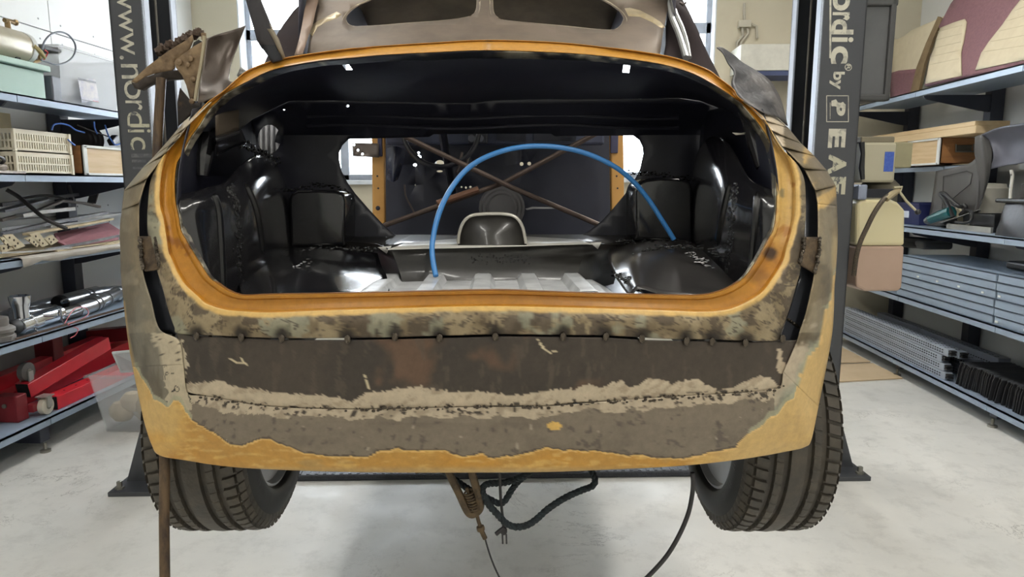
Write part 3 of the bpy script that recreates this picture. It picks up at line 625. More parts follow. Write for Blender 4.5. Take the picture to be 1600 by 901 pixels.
# yellow rim, a gutter section round the whole opening
RIM = [((760,62),(760,79)),((680,66),(680,82)),((600,71),(600,86)),((555,75),(555,90)),((500,82),(500,95)),((443,91),(443,105)),((414,99),(414,114)),((386,111),(386,128)),((368,126),(368,137)),((349,143),(351,147)),((336,152),(340,158)),((322,163),(327,171)),((300,188),(312,195)),((277,212),(296,218)),((264,231),(285,241)),((255,257),(277,257)),((250,291),(274,284)),((250,321),(275,315)),((255,340),(279,335)),((259,365),(283,359)),((263,392),(291,374)),((268,404),(300,390)),((277,425),(313,410)),((289,444),(328,433)),((307,461),(345,446)),((322,474),(358,454)),((349,483),(370,459)),((377,486),(385,461.5)),((424,488),(424,460)),((500,485),(500,459)),((600,482),(600,457)),((700,479),(700,455)),((780,478),(780,454)),((880,480),(880,457)),((950,482),(950,459)),((1040,485),(1040,461)),((1096,487),(1094,461)),((1134,484),(1121,456)),((1162,474),(1143,447)),((1190,457),(1162,433)),((1209,432),(1175,416)),((1224,406),(1188,395)),((1229,387),(1198,376)),((1237,359),(1208,357)),((1242,336),(1212,330)),((1243,310),(1213,300)),((1242,280),(1213,275)),((1233,250),(1210,250)),((1214,222),(1203,224)),((1196,190),(1187,196)),((1171,165),(1160,163)),((1153,152),(1147,153)),((1145,139),(1134,144)),((1124,122),(1106,127)),((1106,109),(1077,113)),((1060,92),(1040,102)),((1010,82),(1000,95)),((935,72),(935,87)),((860,65),(860,82))]
PR = [(0, 0), (.06, .004), (.14, .016), (.45, .020), (.72, .020), (.80, .014), (.95, .012), (1, .018)]
def v_rim(px, py, t, i): return S(px, py)+.001+np.interp(t, [p[0] for p in PR], [p[1] for p in PR])
I = crs([p[0] for p in RIM], 8, True); O = crs([p[1] for p in RIM], 8, True); tt = np.array([0, .04, .08, .14, .25, .35, .45, .55, .65, .72, .76, .80, .88, .95, 1])
U = np.array([[I[i]*(1-t)+O[i]*t for t in tt] for i in range(len(I))]); G = np.array([[C(q[0], q[1], v_rim(q[0], q[1], t, 0)) for q, t in zip(r, tt)] for r in U])
obj('opening_rim', sheet(G, U, p_rim, True), M_rim, CAR, solid=.0016, smat=M_under, label='ochre painted gutter rim round the boot opening')
# bare inner lip of the opening, turned forward
wid = lambda x, y: float(np.interp(y, [60, 98, 130, 200, 300, 360, 400, 450, 470], [13, 12, 16, 10, 8, 9, 6, 2, 1.5]) if x < 747 else np.interp(y, [60, 98, 130, 200, 300, 360, 400, 450, 470], [13, 12, 10, 10, 6, 5, 4, 2, 1.5]))
cx, cy = 747, 290; Q = []
for q in O:
    d = np.array([cx-q[0], (cy-q[1])]); d = d/np.hypot(*d); Q.append(q+d*wid(*q))
Q = np.array(Q); tt2 = np.linspace(0, 1, 7)
U = np.array([[O[i]*(1-t)+Q[i]*t for t in tt2] for i in range(len(O))]); G = np.array([[C(q[0], q[1], S(O[i][0], O[i][1])+.019+.035*t+.003*math.sin(i*.9)*t) for q, t in zip(U[i], tt2)] for i in range(len(O))])
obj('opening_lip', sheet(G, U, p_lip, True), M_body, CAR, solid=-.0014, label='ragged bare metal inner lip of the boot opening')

# ---- boot interior
LEDGE = [(372,205),(395,186),(430,168),(452,158),(480,157),(540,157),(600,159),(690,161),(740,161),(768,157),(830,155),(900,155),(1000,154),(1060,153),(1095,158),(1130,172),(1165,200)]
RT = [tuple(p) for p in Q]
top_i = [i for i in range(len(Q)) if Q[i][1] < 208]
topl = sorted([tuple(Q[i]) for i in top_i], key=lambda p: p[0])
def along(poly, n):
    P = np.array(poly, float); s = np.concatenate([[0], np.cumsum(np.hypot(*np.diff(P, axis=0).T))]); u = np.linspace(0, s[-1], n)
    return np.stack([np.interp(u, s, P[:, 0]), np.interp(u, s, P[:, 1])], 1)
A_ = along(topl, 90); B_ = along(LEDGE, 90); rows = []
for t in np.linspace(0, 1, 14):
    rows.append([C(*(A_[i]*(1-t)+B_[i]*t), (S(*A_[i])+.05)*(1-t)+1.96*t-.03*math.sin(t*3.14)) for i in range(90)])
b = MB(); b.grid(rows); du = []
for t in np.linspace(0, 1, 14): du += [A_[i]*(1-t)+B_[i]*t for i in range(90)]
du = np.array(du); keep = []
for f_ in b.f:
    q = du[list(f_)].mean(0); keep.append(not any(abs(q[0]-hx-(q[1]-104)*.2) < 5.5 and abs(q[1]-hy) < 5.5 for hx, hy in ((543, 104), (979, 106))))
b.f = [f_ for f_, k in zip(b.f, keep) if k]; b.m = [0]*len(b.f)
obj('deck_underside', b, M_blk2, CAR, label='black underside of the rear deck')
HOLE = [(636,380),(620,369),(600,352),(575,325),(555,302),(543,285),(534,268),(530,250),(530,238),(535,227),(545,217),(575,216),(671,213),(677,209),(770,208),(861,208),(867,212),(971,211),(989,211),(999,219),(1004,230),(1005,240),(1000,263),(994,276),(978,301),(955,329),(940,345),(920,361),(900,373),(770,376)]
OB = [(380,300),(372,205)]+LEDGE[1:-1]+[(1165,200),(1120,300),(1090,384),(905,390),(770,392),(600,394),(440,396)]
RND = [(403+18+18*math.cos(a), 217+23*math.sin(a)) for a in np.linspace(.35, 5.6, 16)]+[(431,212),(430,222)]
v_bk = lambda x, y: 2.10-.14*max(0, min(1, (212-y)/58))**1
bk = plate(OB, v_bk, [HOLE, RND, [(543+2.6*math.cos(a), 165+2.6*math.sin(a)) for a in np.linspace(0, 5.5, 8)], [(444+1.4*math.cos(a), 171+1.4*math.sin(a)) for a in np.linspace(0, 5.5, 8)]], step=16)
obj('rear_bulkhead', bk, M_blk2, CAR, solid=-.0018, label='black bulkhead with a wide opening into the cabin')
dr = MB(); rws = []
for y in (188, 218, 248): rws.append([C(x, y, 2.26+.008*math.sin(x*.75)) for x in np.linspace(392, 446, 40)])
dr.grid(rws); obj('draped_sheet', dr, mat('grey_drape', (176, 176, 180), .4), CAR, solid=.001, label='grey plastic film hanging in folds behind the round hole')
for yy, va in ((182, 2.03), (197, 2.06)):
    obj('deck_rib', MB().tube([C(x, yy+3*math.sin(x*.02), va-.004) for x in np.linspace(480, 1060, 24)], .006, 6), M_blk2, CAR)
# inner side walls
def sidewall(rows, name, m, lb=None, n=6): return obj(name, patch(rows, n, n), m, CAR, solid=-.0015, label=lb)
for sgn in (0, 1):
    X = (lambda x: x) if sgn == 0 else (lambda x: 1493-x)
    # upper side wall from the rim forward to the bulkhead
    sidewall([[(X(300),170,1.56),(X(330),165,1.72),(X(365),168,1.9),(X(395),175,2.05)],[(X(284),235,1.50),(X(320),232,1.68),(X(360),232,1.88),(X(400),232,2.09)],[(X(276),300,1.46),(X(315),300,1.66),(X(360),300,1.86),(X(405),300,2.10)],[(X(278),400,1.44),(X(320),400,1.64),(X(365),400,1.86),(X(412),400,2.10)]], 'side_wall', M_blk2)
from mathutils.bvhtree import BVHTree
def onto(b, px, py, d=0.):
    dr_ = RI @ ray(px, py); dr_ /= np.linalg.norm(dr_); h = BVHTree.FromPolygons(b.v, b.f).ray_cast(Vector(_c), Vector(dr_)) if not hasattr(b, 'bvh') else b.bvh.ray_cast(Vector(_c), Vector(dr_))
    return None if h[0] is None else np.array(h[0])-dr_*d
# wheelhouses bulging into the boot
WH_L = [[(278,305,1.49),(300,300,1.52),(330,292,1.57),(350,286,1.62),(372,262,1.70),(392,246,1.80),(412,244,1.90),(432,258,1.99),(448,292,2.06)],
        [(279,318,1.46),(302,316,1.48),(332,312,1.53),(356,304,1.59),(384,284,1.66),(410,272,1.76),(430,272,1.87),(444,284,1.97),(454,312,2.05)],
        [(283,350,1.45),(306,350,1.47),(336,350,1.52),(364,345,1.58),(396,330,1.65),(420,322,1.75),(438,322,1.86),(450,328,1.97),(458,345,2.05)],
        [(295,400,1.45),(318,400,1.47),(345,400,1.52),(372,400,1.58),(400,392,1.65),(424,384,1.75),(442,380,1.87),(454,380,1.97),(460,385,2.05)],
        [(320,470,1.45),(335,470,1.47),(356,468,1.52),(380,462,1.58),(404,445,1.65),(428,425,1.75),(446,405,1.88),(457,395,1.98),(462,392,2.05)]]
WH_R = [[(1218,300,1.50),(1195,292,1.53),(1172,280,1.58),(1155,250,1.66),(1140,226,1.74),(1122,214,1.84),(1104,218,1.94),(1090,240,2.02),(1082,275,2.07)],
        [(1217,318,1.46),(1195,312,1.49),(1172,304,1.54),(1150,292,1.60),(1130,268,1.68),(1112,256,1.78),(1096,258,1.89),(1085,275,1.99),(1079,305,2.06)],
        [(1214,350,1.45),(1192,345,1.47),(1168,340,1.52),(1144,330,1.58),(1122,316,1.66),(1104,312,1.76),(1090,316,1.88),(1082,325,1.98),(1077,345,2.06)],
        [(1206,400,1.45),(1186,398,1.47),(1164,395,1.52),(1140,388,1.58),(1118,380,1.66),(1102,376,1.77),(1089,374,1.88),(1081,375,1.98),(1077,378,2.06)],
        [(1185,470,1.45),(1172,468,1.47),(1154,462,1.52),(1134,450,1.58),(1116,430,1.66),(1101,412,1.77),(1089,398,1.89),(1081,390,1.98),(1077,388,2.06)]]
for W_, ribs, seam in ((WH_L, ([(334,304),(342,330),(345,370),(347,410),(349,462)], [(384,288),(398,322),(406,360),(410,395)]), [(358,292),(370,330),(372,380),(376,440)]), (WH_R, ([(1184,300),(1181,340),(1177,390),(1172,440)], [(1141,286),(1133,320),(1127,352),(1122,384)]), [(1148,292),(1145,335),(1141,380),(1134,430)])):
    wb2 = patch(W_, 7, 7); wb2.bvh = BVHTree.FromPolygons(wb2.v, wb2.f)
    wh = obj('wheelhouse', wb2, M_blk, CAR, solid=-.0015, label='gloss black wheelhouse bulging into the boot')
    for rb_ in ribs:
        pr_ = [p for p in (onto(wb2, x, y, .001) for x, y in crs(rb_, 6)) if p is not None]
        if len(pr_) > 5: obj('wheelhouse_rib', MB().tube(pr_, [.003]+[.0085]*(len(pr_)-3)+[.006, .003], 8), mat('rib_black', (9, 9, 10), .3), wh)
    sl = MB()
    for x, y in crs(seam, 16):
        for k in range(4):
            p = onto(wb2, x+random.gauss(0, 3), y+random.gauss(0, 3))
            if p is not None: sl.ball(p, random.uniform(.0015, .0045), 5, sq=(1, 1, random.uniform(.8, 2.2)))
    obj('seam_sealer', sl, M_tar, wh, kind='stuff')
# upright members and patch panel inside the left flank
obj('hinge_post', MB().tube([C(328,150,1.66), C(326,180,1.66), C(323,215,1.65), C(318,245,1.63), C(316,275,1.62)], [.018,.02,.022,.02,.012], 10), MC['glossy_black_paint'], CAR)
obj('hinge_post', MB().tube([C(1160,165,1.66), C(1170,190,1.66), C(1180,225,1.65), C(1188,262,1.62)], [.014,.016,.018,.01], 10), M_blk, CAR)
obj('patch_panel', plate([(337,172),(352,165),(374,163),(373,205),(338,213)], lambda x, y: 1.60+.0034*(x-337), step=10), mat('brown_steel', (86, 76, 64), .5, .3), CAR, solid=.002, label='bare brown steel patch high on the inner flank')
obj('patch_fold', patch([[(336,213,1.60),(355,208,1.66),(375,202,1.72)],[(337,219,1.58),(356,213,1.64),(378,205,1.71)],[(338,245,1.63),(360,232,1.70),(385,222,1.78)]], 5, 5), M_blk, CAR, solid=-.0015)
sp = MB()
for k in range(90):
    t = random.random(); x = 372+62*t+random.gauss(0, 4); y = 222+30*t+random.gauss(0, 4); sp.ball(C(x, y, 1.80+.2*t), random.uniform(.002, .006), 6)
obj('seam_sealer', sp, M_tar, CAR, kind='stuff')
# spare boxes on the bulkhead
for q, nm in (([(452,312),(456,302),(466,297),(500,296),(528,298),(538,303),(541,314),(541,340),(540,384),(454,388)], 'tool_box_housing'), ([(992,300),(996,288),(1006,280),(1030,277),(1060,278),(1078,284),(1082,300),(1082,380),(992,376)], 'tool_box_housing')):
    b = MB(); F_ = np.array([C(x, y, 1.97) for x, y in q]); K = np.array([C(x+(770-x)*.05*0, y, 2.1) for x, y in q]); K[:, 0] = F_[:, 0]*1.0; K[:, 2] = F_[:, 2]+.0
    c0 = F_.mean(0); F2 = c0+(F_-c0)*.94; F2[:, 1] -= .012; n = len(q)
    b.add(np.vstack([F2, F_, K]), [tuple(range(n))]+[(i, i+n, (i+1) % n+n, (i+1) % n) for i in range(n)]+[(i+n, i+2*n, (i+1) % n+2*n, (i+1) % n+n) for i in range(n)])
    b.f = [f[::-1] for f in b.f]
    obj(nm, b, M_blk, CAR, smooth=50, bevel=.006)
# seat ledge, front wall of the well, hump, well floor
led = MB(); z_l = 1.245
fl = [Cz(x, y, z_l) for x, y in [(612,390),(667,389),(716,388),(770,386),(822,385),(917,383)]]
fl = [C(452,388,1.97), C(540,391,1.95), C(590,391,1.85)]+fl+[C(938,383,1.83), C(990,382,1.95), C(1088,381,1.97)]
led.grid([fl, [np.array((p[0]*1.12 if abs(p[0]) > .4 else p[0], 2.12, z_l+.004)) for p in fl]])
obj('seat_ledge', led, M_dust, CAR, solid=-.0015, label='flat ledge in front of the cabin opening')
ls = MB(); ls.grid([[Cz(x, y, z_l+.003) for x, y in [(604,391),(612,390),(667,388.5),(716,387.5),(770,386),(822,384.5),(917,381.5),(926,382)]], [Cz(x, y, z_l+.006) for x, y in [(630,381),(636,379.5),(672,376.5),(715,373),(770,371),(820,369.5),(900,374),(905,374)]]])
obj('ledge_glare', ls, mat('ledge_glare_pale', (196, 194, 186), .35, .2, col2=(168, 164, 152), scale=14), CAR, solid=-.001, label='pale strip of painted window glare along the ledge either side of the hump')  # window light reflected on the dark ledge, painted as a pale strip
bw_ = MB(); rows = []
fw = [(p[0], p[1], p[2]) for p in fl[1:-1]]
for t in np.linspace(0, 1, 5): rows.append([(p[0]*(1-.16*t), p[1]-.05*t+.03*math.sin(3*t), z_l-.12*t) for p in fw])
bw_.grid(rows); obj('well_front', bw_, M_dust, CAR, solid=-.0015)
for q in ([(590,386),(604,396),(612,384)], [(922,379),(934,389),(940,378)]):
    obj('drain_notch', plate(q, lambda x, y: 1.735, step=6), mat('pale_edge', (190, 188, 182), .4), CAR, solid=.001)
HP = [(712,391),(716,381),(717,368),(721,354),(728,343),(738,337),(754,335),(770,334.5),(788,335),(802,338),(811,345),(817,357),(820,370),(822,381),(828,389)]
F_ = np.array([C(x, y, 1.745) for x, y in HP]); b = MB(); rows = []
for k, t in enumerate(np.linspace(0, 1, 9)):
    r = F_.copy(); r[:, 1] = 1.745+.45*t; r[:, 2] = z_l+(F_[:, 2]-z_l)*(1-.5*t*t); rows.append(r)
b.grid(rows); b.add(F_, [tuple(range(len(HP)))[::-1]]); b.f = [f for f in b.f]
hp = obj('tunnel_hump', b, M_dust, CAR, solid=-.0015, label='arched transmission hump rising from the ledge')
obj('hump_edge', MB().tube([np.array(C(x, y-.8, 1.744)) for x, y in crs(HP[1:-1], 4)], .0042, 8), mat('worn_edge_metal', (186, 182, 172), .35, .5), hp)
sc = MB()
for k in range(140): x = random.uniform(700, 830); y = 405+random.gauss(0, 4); sc.ball(C(x, y, 1.722), random.uniform(.0008, .0026), 5)
obj('seam_sealer', sc, M_tar, CAR, kind='stuff')
# well floor sides (raised humps left and right)
obj('floor_hump', patch([[(372,398,1.92),(420,388,1.95),(480,386,1.95),(540,390,1.93),(590,396,1.86)],[(366,418,1.76),(400,408,1.78),(470,401,1.80),(530,408,1.80),(596,416,1.76)],[(372,440,1.60),(420,428,1.60),(480,418,1.62),(545,424,1.63),(604,432,1.62)],[(380,470,1.42),(440,466,1.40),(500,462,1.42),(560,462,1.43),(610,462,1.44)]], 7, 7), M_blk, CAR, solid=-.0015, label='gloss black floor hump with sealer ridges')
obj('floor_hump', patch([[(955,386,1.92),(1000,378,1.95),(1050,376,1.95),(1090,382,1.92),(1150,392,1.86)],[(950,402,1.78),(1000,390,1.80),(1050,386,1.80),(1100,394,1.78),(1160,416,1.72)],[(960,430,1.62),(992,404,1.64),(1040,404,1.62),(1100,414,1.60),(1165,440,1.58)],[(985,466,1.44),(1000,452,1.43),(1040,462,1.40),(1110,468,1.40),(1160,478,1.42)]], 7, 7), mat('grey_black_floor', (54, 52, 51), .28, col2=(38, 37, 37), scale=9, amt=.8, bump=.05, bscale=18, coat=.2), CAR, solid=-.0015, label='smooth grey-black floor hump beside the ribbed tray')
for q, v0 in (([(385,415),(430,400),(500,388),(560,389),(615,389)], 1.86), ([(385,440),(420,436),(455,425),(480,410)], 1.66), ([(960,428),(985,408),(1010,392),(1050,385),(1100,388)], 1.74), ([(1080,395),(1100,412),(1116,436),(1124,460)], 1.62), ([(1108,390),(1135,405),(1158,425),(1172,440)], 1.64), ([(448,298),(500,290),(545,300)], 2.08), ([(985,270),(1030,272),(1082,280)], 2.08), ([(560,388),(600,388),(640,384)], 1.95), ([(960,378),(1010,378),(1080,380)], 1.95), ([(965,430),(985,440),(1000,452)], 1.56)):
    sl = MB()
    for x, y in crs(q, 12):
        for k in range(3): sl.ball(C(x+random.gauss(0, 4), y+random.gauss(0, 2.2), v0-.03), random.uniform(.0012, .0042), 5, sq=(1.6, 1.2, .7))
    obj('seam_sealer', sl, M_tar, CAR, kind='stuff')
M_tray = mat('galvanised_tray', (236, 238, 240), .30, .25, col2=(176, 178, 180), scale=16, amt=.6, coat=.2)
rows = []; nx = 120
for t in np.linspace(0, 1, 14):
    r = []
    for u in np.linspace(0, 1, nx):
        px = (556+8*t)+(1000-556)*u; x0 = -.335+.62*u; y = 1.70-.325*t
        h = 0
        for c_ in (.13, .31, .50, .68, .86):
            h = max(h, .017*max(0, min(1, (.042-abs(u-c_))/.014)))
        ed = min(1, min(u, 1-u)/.06); r.append((x0, y, 1.165+h-.02*(1-ed)+.004*t))
    rows.append(r)
b = MB(); b.grid(rows); obj('boot_floor_tray', b, M_tray, CAR, solid=-.0014, label='pale ribbed galvanised floor tray behind the rim')
b = MB(); cc = C(763, 447, 1.42); N_ = 20
b.add([(cc[0]+(.030 if abs(k/N_-.5) < .18 else .062)*0+(k/N_-.5)*.16, 1.36-.0, 1.172+.018*max(0, 1-abs(k/N_-.5)/.28)) for k in range(N_+1)]+[(cc[0]-.08, 1.36, 1.165), (cc[0]+.08, 1.36, 1.165)], [tuple(range(N_+1))[::-1]+(N_+1, N_+2)])
obj('latch_recess', b, M_under, CAR, solid=.004, smooth=0)

# ---- cabin seen through the bulkhead
M_cab = mat('cabin_dark_blue', (44, 47, 62), .45, col2=(34, 36, 50), scale=3, bump=.05)
M_och = mat('ochre_pillar', (202, 152, 84), .45, col2=(188, 138, 70), scale=8)
FIRE = [(606,205),(940,205),(948,345),(940,420),(610,420),(600,345)]
hol = []
def circ(cx, cy, rx, ry=None, n=10): ry = ry or rx; return [(cx+rx*math.cos(2*math.pi*k/n), cy+ry*math.sin(2*math.pi*k/n)) for k in range(n)]
for h in ((654.5,245.5,4,3.6),(654,238.5,2,1.8),(648.5,257.5,2.8,2.4),(666.5,255.5,2.6,2.6),(743.5,257.5,2,2),(687,267.5,5,1.6),(649,289,1.3,1.3),(815,256,3,3),(827,255.5,3,3),(815,221,2.2,2.2),(735,292,1.8,1.6),(728,293,1.4,1.8),(706,294.5,2.6,2.6),(721,292,1.4,1.4)): hol.append(circ(*h))
hol.append([(687+9.5*math.cos(a), 260.5-10.5*math.sin(a)) for a in np.linspace(0, math.pi, 12)])
obj('firewall', plate([(586,150),(968,150),(970,345),(965,470),(592,470),(590,345)], lambda x, y: 3.75, hol, step=30), M_cab, CAR, solid=.002, label='dark blue firewall pierced by bright holes')
for q in ([(604,205),(768,203),(768,229),(604,229)], ):
    A = C(600, 196, 3.5); B = C(942, 227, 3.55)
    obj('dashboard', bx((A[0], 3.5, B[2]), (B[0], 3.58, A[2])), mat('dash_slate', (64, 70, 92), .5), CAR, smooth=0, bevel=.012)
    for x0, x1 in ((776,822),(834,900)):
        a = C(x0, 208, 3.49); e = C(x1, 220, 3.49); obj('dash_opening', bx((a[0], 3.488, e[2]), (e[0], 3.499, a[2])), mat('dash_shadow', (40, 43, 58), .5), CAR, smooth=0)
    a = C(731, 205, 3.45); e = C(762, 224, 3.45); obj('instrument_panel', bx((a[0], 3.46, e[2]), (e[0], 3.52, a[2])), mat('instrument_dark', (52, 54, 66), .4), CAR, smooth=0, bevel=.006)
    for x in (737, 751): obj('dial', MB().lathe([(.018, 0), (.016, .006), (.010, .006)], C(x, 216, 3.458), (0, -1, 0), 16), mat('dial_grey', (120, 122, 134), .3, .4), CAR)
cw = C(689, 200, 3.15); rr = 58/1067*3.15
obj('steering_wheel', MB().tube([(cw[0]+rr*math.cos(a), 3.15+.02*math.sin(a), cw[2]+rr*math.sin(a)) for a in np.linspace(0, 2*math.pi, 40, endpoint=False)], .011, 8, closed=True), mat('wheel_black', (34, 35, 44), .35), CAR)
obj('steering_spoke', MB().tube([(cw[0]-rr, 3.15, cw[2]), (cw[0], 3.2, cw[2]-.01), (cw[0]+rr, 3.15, cw[2])], .009, 8), MC['wheel_black'], CAR)
obj('steering_column', MB().tube([(cw[0], 3.2, cw[2]), (cw[0]+.02, 3.7, cw[2]-.3)], .02, 10), MC['wheel_black'], CAR)
for px in (722, 733): obj('pedal', MB().tube([C(px, 238, 3.5), C(px-5, 262, 3.48), C(px-9, 270, 3.46)], .008, 6), mat('pedal_steel', (96, 86, 82), .4, .4), CAR)
for (x0, x1, x2, x3, yt) in ((580,600,582,601,244),(954,974,956,976,239)):
    b = MB(); P = [C(x0, 180, 3.30), C(x1, 180, 3.30), C(x3, 352, 3.30), C(x2, 352, 3.30)]; b.prism([P[3], P[2], P[1], P[0]], (0, .05, 0)); dp = obj('door_pillar', b, M_och, CAR, bevel=.006, smooth=0, label='ochre painted door pillar')
    for hx, hy, hr in (((x0+x1)/2-.5, 275, .0045), ((x0+x1)/2+1, 294, .0045), ((x0+x1)/2+.5, 325, .011 if x0 < 700 else .001)):
        obj('bolt_hole', MB().lathe([(hr, 0), (hr*.8, .001)], C(hx, hy, 3.299), (0, -1, 0), 12), MC['dash_shadow'], dp)
    a = C(x0+9 if x0 < 700 else x0+1, 202, 3.28); e = C(x0+17 if x0 < 700 else x0+12, yt, 3.28)
    obj('hinge_plate', bx((a[0], 3.285, e[2]), (e[0], 3.30, a[2])), mat('hinge_slate', (70, 70, 96), .45, .3), dp, smooth=0, bevel=.003)
b = plate([(550.5,223),(592,224),(592,246),(551,244)], lambda x, y: 3.26, [circ(553,226,2), circ(559,234.5,2), circ(566,240.5,2)], step=10)
obj('hinge_leaf', b, mat('hinge_brown', (108, 98, 92), .45, .3), CAR, solid=.006)
for q in ([(632,213,2.38),(800,293,2.45),(950,357,2.38)], [(936,206,2.40),(788,285,2.47),(598,353,2.40)]):
    obj('brace_bar', MB().tube([C(*p) for p in q], .0092, 10), mat('rusty_brace', (112, 96, 88), .5, .4, col2=(74, 62, 58), scale=20), CAR, label='rusty diagonal bar bracing the body shell')
obj('brace_bar_sleeve', MB().tube([C(683,318,2.36), C(747,296,2.40)], .012, 10), mat('rust_sleeve', (128, 92, 72), .55, .3), CAR)
b = MB(); rows = []
for t in np.linspace(0, 1, 8):
    rows.append([(.0+ (.17*math.cos(a))*(1-.1*t)+C(785, 340, 2.9)[0]-.02, 2.35+1.35*t, 1.05+.24*math.sin(a)*(.85+.18*t)) for a in np.linspace(math.pi, 0, 15)])
b.grid(rows); obj('transmission_tunnel', b, mat('tunnel_grey', (58, 58, 66), .45), CAR, solid=-.002)
tb = MB()
for k in range(3): tb.lathe([(.10-.018*k, 0), (.10-.018*k, .02), (.09-.018*k, .03)], C(784, 326, 3.0-.02*k)+np.array((0, -.03*k, 0)), (0, -1, .35), 24)
obj('gear_boot', tb, mat('gear_boot_grey', (84, 82, 84), .5), CAR)
obj('cabin_floor', bx((-.66, 2.1, .93), (.66, 3.75, .945)), M_cab, CAR, smooth=0)
for s in (-1, 1): obj('sill', bx((s*.68-.03, 2.12, .84), (s*.68+.03, 3.8, .99)), M_cab, CAR, smooth=0, bevel=.01)
obj('plastic_sheet', patch([[(604,232,3.60),(618,228,3.57),(634,234,3.6)],[(604,262,3.58),(616,262,3.54),(630,256,3.6)],[(604,280,3.6),(614,284,3.55),(622,280,3.6)]], 6, 6), mat('crumpled_plastic', (50, 54, 76), .15, coat=.6, bump=.9, bscale=14), CAR)
obj('brake_pipe', MB().tube([C(x, y, 3.7) for x, y in crs([(632,288),(634,306),(642,322),(648,334)], 5)], .005, 6), MC['pedal_steel'], CAR)
b = MB(); P = [C(821,326,3.6), C(832,323,3.6), C(876,324,3.6), C(876,326,3.6), C(834,326,3.6), C(823,328,3.6)]; b.prism(P, (0, .01, 0)); obj('trim_clip', b, mat('pale_clip', (176, 176, 176), .3), CAR)

# ---- roof panel, quarters and roof above the opening
M_roof = mat('roof_bare_steel', (116, 103, 90), .58, .25, col2=(88, 78, 67), scale=5, amt=.9, bump=.06, bscale=20, spec=.3)
M_lead = mat('lead_seam', (182, 166, 134), .4, .4, col2=(132, 116, 86), scale=30)
M_rin = mat('roof_inside', (74, 72, 84), .6)
W1 = [(746,-60),(746,0),(744,17),(739,23),(732,26),(692,32),(605,39),(565,41),(552,41),(544,38),(540,32),(541,26),(550,15),(563,7),(580,0),(620,-22),(680,-48)]
W2 = [(768,-60),(769,0),(771,20),(777,27),(785,31),(860,39),(922,45),(955,47),(964,45),(971,39),(975,30),(972,23),(967,17),(955,8),(940,0),(890,-24),(830,-50)]
ROOFO = [(487,92),(478,98),(486,45),(495,12),(503,-40),(540,-110),(760,-135),(985,-110),(1036,-40),(1046,0),(1037,45),(1030,92),(1010,92),(935,82),(860,74),(760,71),(680,75),(600,80),(555,84)]
v_rf = lambda x, y: interp(BASEP, y)+.014+.0012*max(0, y-62)+.10*abs((x-757)/285)**3
obj('rear_roof_panel', plate(ROOFO, v_rf, [W1, W2], step=12), [M_roof], CAR, solid=.0016, smat=M_rin, label='bare steel rear roof panel with twin oval window openings')
for Wn in (W1, W2):
    P = crs(Wn, 4, True); cen = P.mean(0)
    rb = MB(); n = len(P); V = []
    for q in P:
        d = (cen-q)/np.hypot(*(cen-q)); v = v_rf(*q); V += [C(q[0]-d[0]*5, q[1]-d[1]*5, v-.002), C(q[0]-d[0]*1, q[1]-d[1]*1, v+.003), C(q[0]+d[0]*1.5, q[1]+d[1]*1.5, v+.016)]
    rb.add(V, [(3*i+k, 3*((i+1) % n)+k, 3*((i+1) % n)+k+1, 3*i+k+1) for i in range(n) for k in range(2)]); obj('window_flange', rb, mat('polished_flange', (176, 164, 142), .3, .6, col2=(120, 108, 90), scale=24), CAR)
for q in ([(484,52),(486,40),(498,32),(512,25),(526,18),(534,22),(527,28),(510,34),(496,42),(488,56)], [(976,13),(984,12),(1000,16),(1018,25),(1032,34),(1039,42),(1034,44),(1018,34),(1000,26),(982,25)]): obj('lead_seam', plate(q, lambda x, y: v_rf(x, y)-.0015, step=6), M_lead, CAR, solid=.002)
ms = [(752,-20),(757,5),(761,18),(768,26)]
rows = []
for t in np.linspace(0, 1, 10):
    yv = 2.36+1.42*t; rows.append([(-.01+(.44+.17*min(1, t*3)-.06*max(0, t-.6))*u, yv, 2.275+.035*math.sin(min(1, t*1.6)*2.6)-.085*u*u-.34*max(0, t-.55)**1.3) for u in np.linspace(-1, 1, 15)])
b = MB(); b.grid(rows); obj('roof_skin', b, [M_roof], CAR, solid=-.002, smat=M_rin)
for s_ in (-1, 1):
    b = MB(); b.grid([[(-.01+s_*(.572+.02*(v-2.5)), v, z) for v in np.linspace(2.4, 3.5, 8)] for z in (1.94, 2.05, 2.19)]); obj('roof_rail', b, M_rin, CAR, solid=-.002)
    b = MB(); b.grid([[(-.01+s_*x, v, z) for (x, v) in ((.54, 2.02+.16*(z-1.7)), (.57, 2.25), (.585, 2.5), (.58, 2.66-.5*(z-1.74)))] for z in (1.74, 1.85, 2.0, 2.12)]); obj('pillar_lining', b, M_rin, CAR, solid=-.002)
obj('quarter_return', plate([(460,86),(468,58),(479,0),(486,-60),(512,-60),(497,0),(488,40),(482,55),(473,84)], lambda x, y: interp(BASEP, y)+.06, step=10), mat('return_brown', (134, 112, 96), .5, .2), CAR, solid=.0016, label='brown inner return of the rear pillar')
obj('quarter_panel', patch([[(410,112,1.80),(436,108,1.82),(468,102,1.86)],[(414,97,1.88),(436,90,1.92),(466,84,1.96)],[(428,66,1.98),(446,62,2.02),(472,56,2.06)],[(437,48,2.08),(452,40,2.12),(476,32,2.16)],[(455,22,2.2),(464,16,2.24),(480,8,2.28)],[(468,6,2.3),(474,0,2.34),(486,-14,2.38)],[(476,-30,2.4),(482,-34,2.42),(494,-40,2.46)]], 6, 6), mat('quarter_dark', (56, 48, 47), .85, 0, col2=(40, 36, 42), scale=4, spec=.08), CAR, solid=-.002, label='dark haunch of the body beside the split window, strut side')
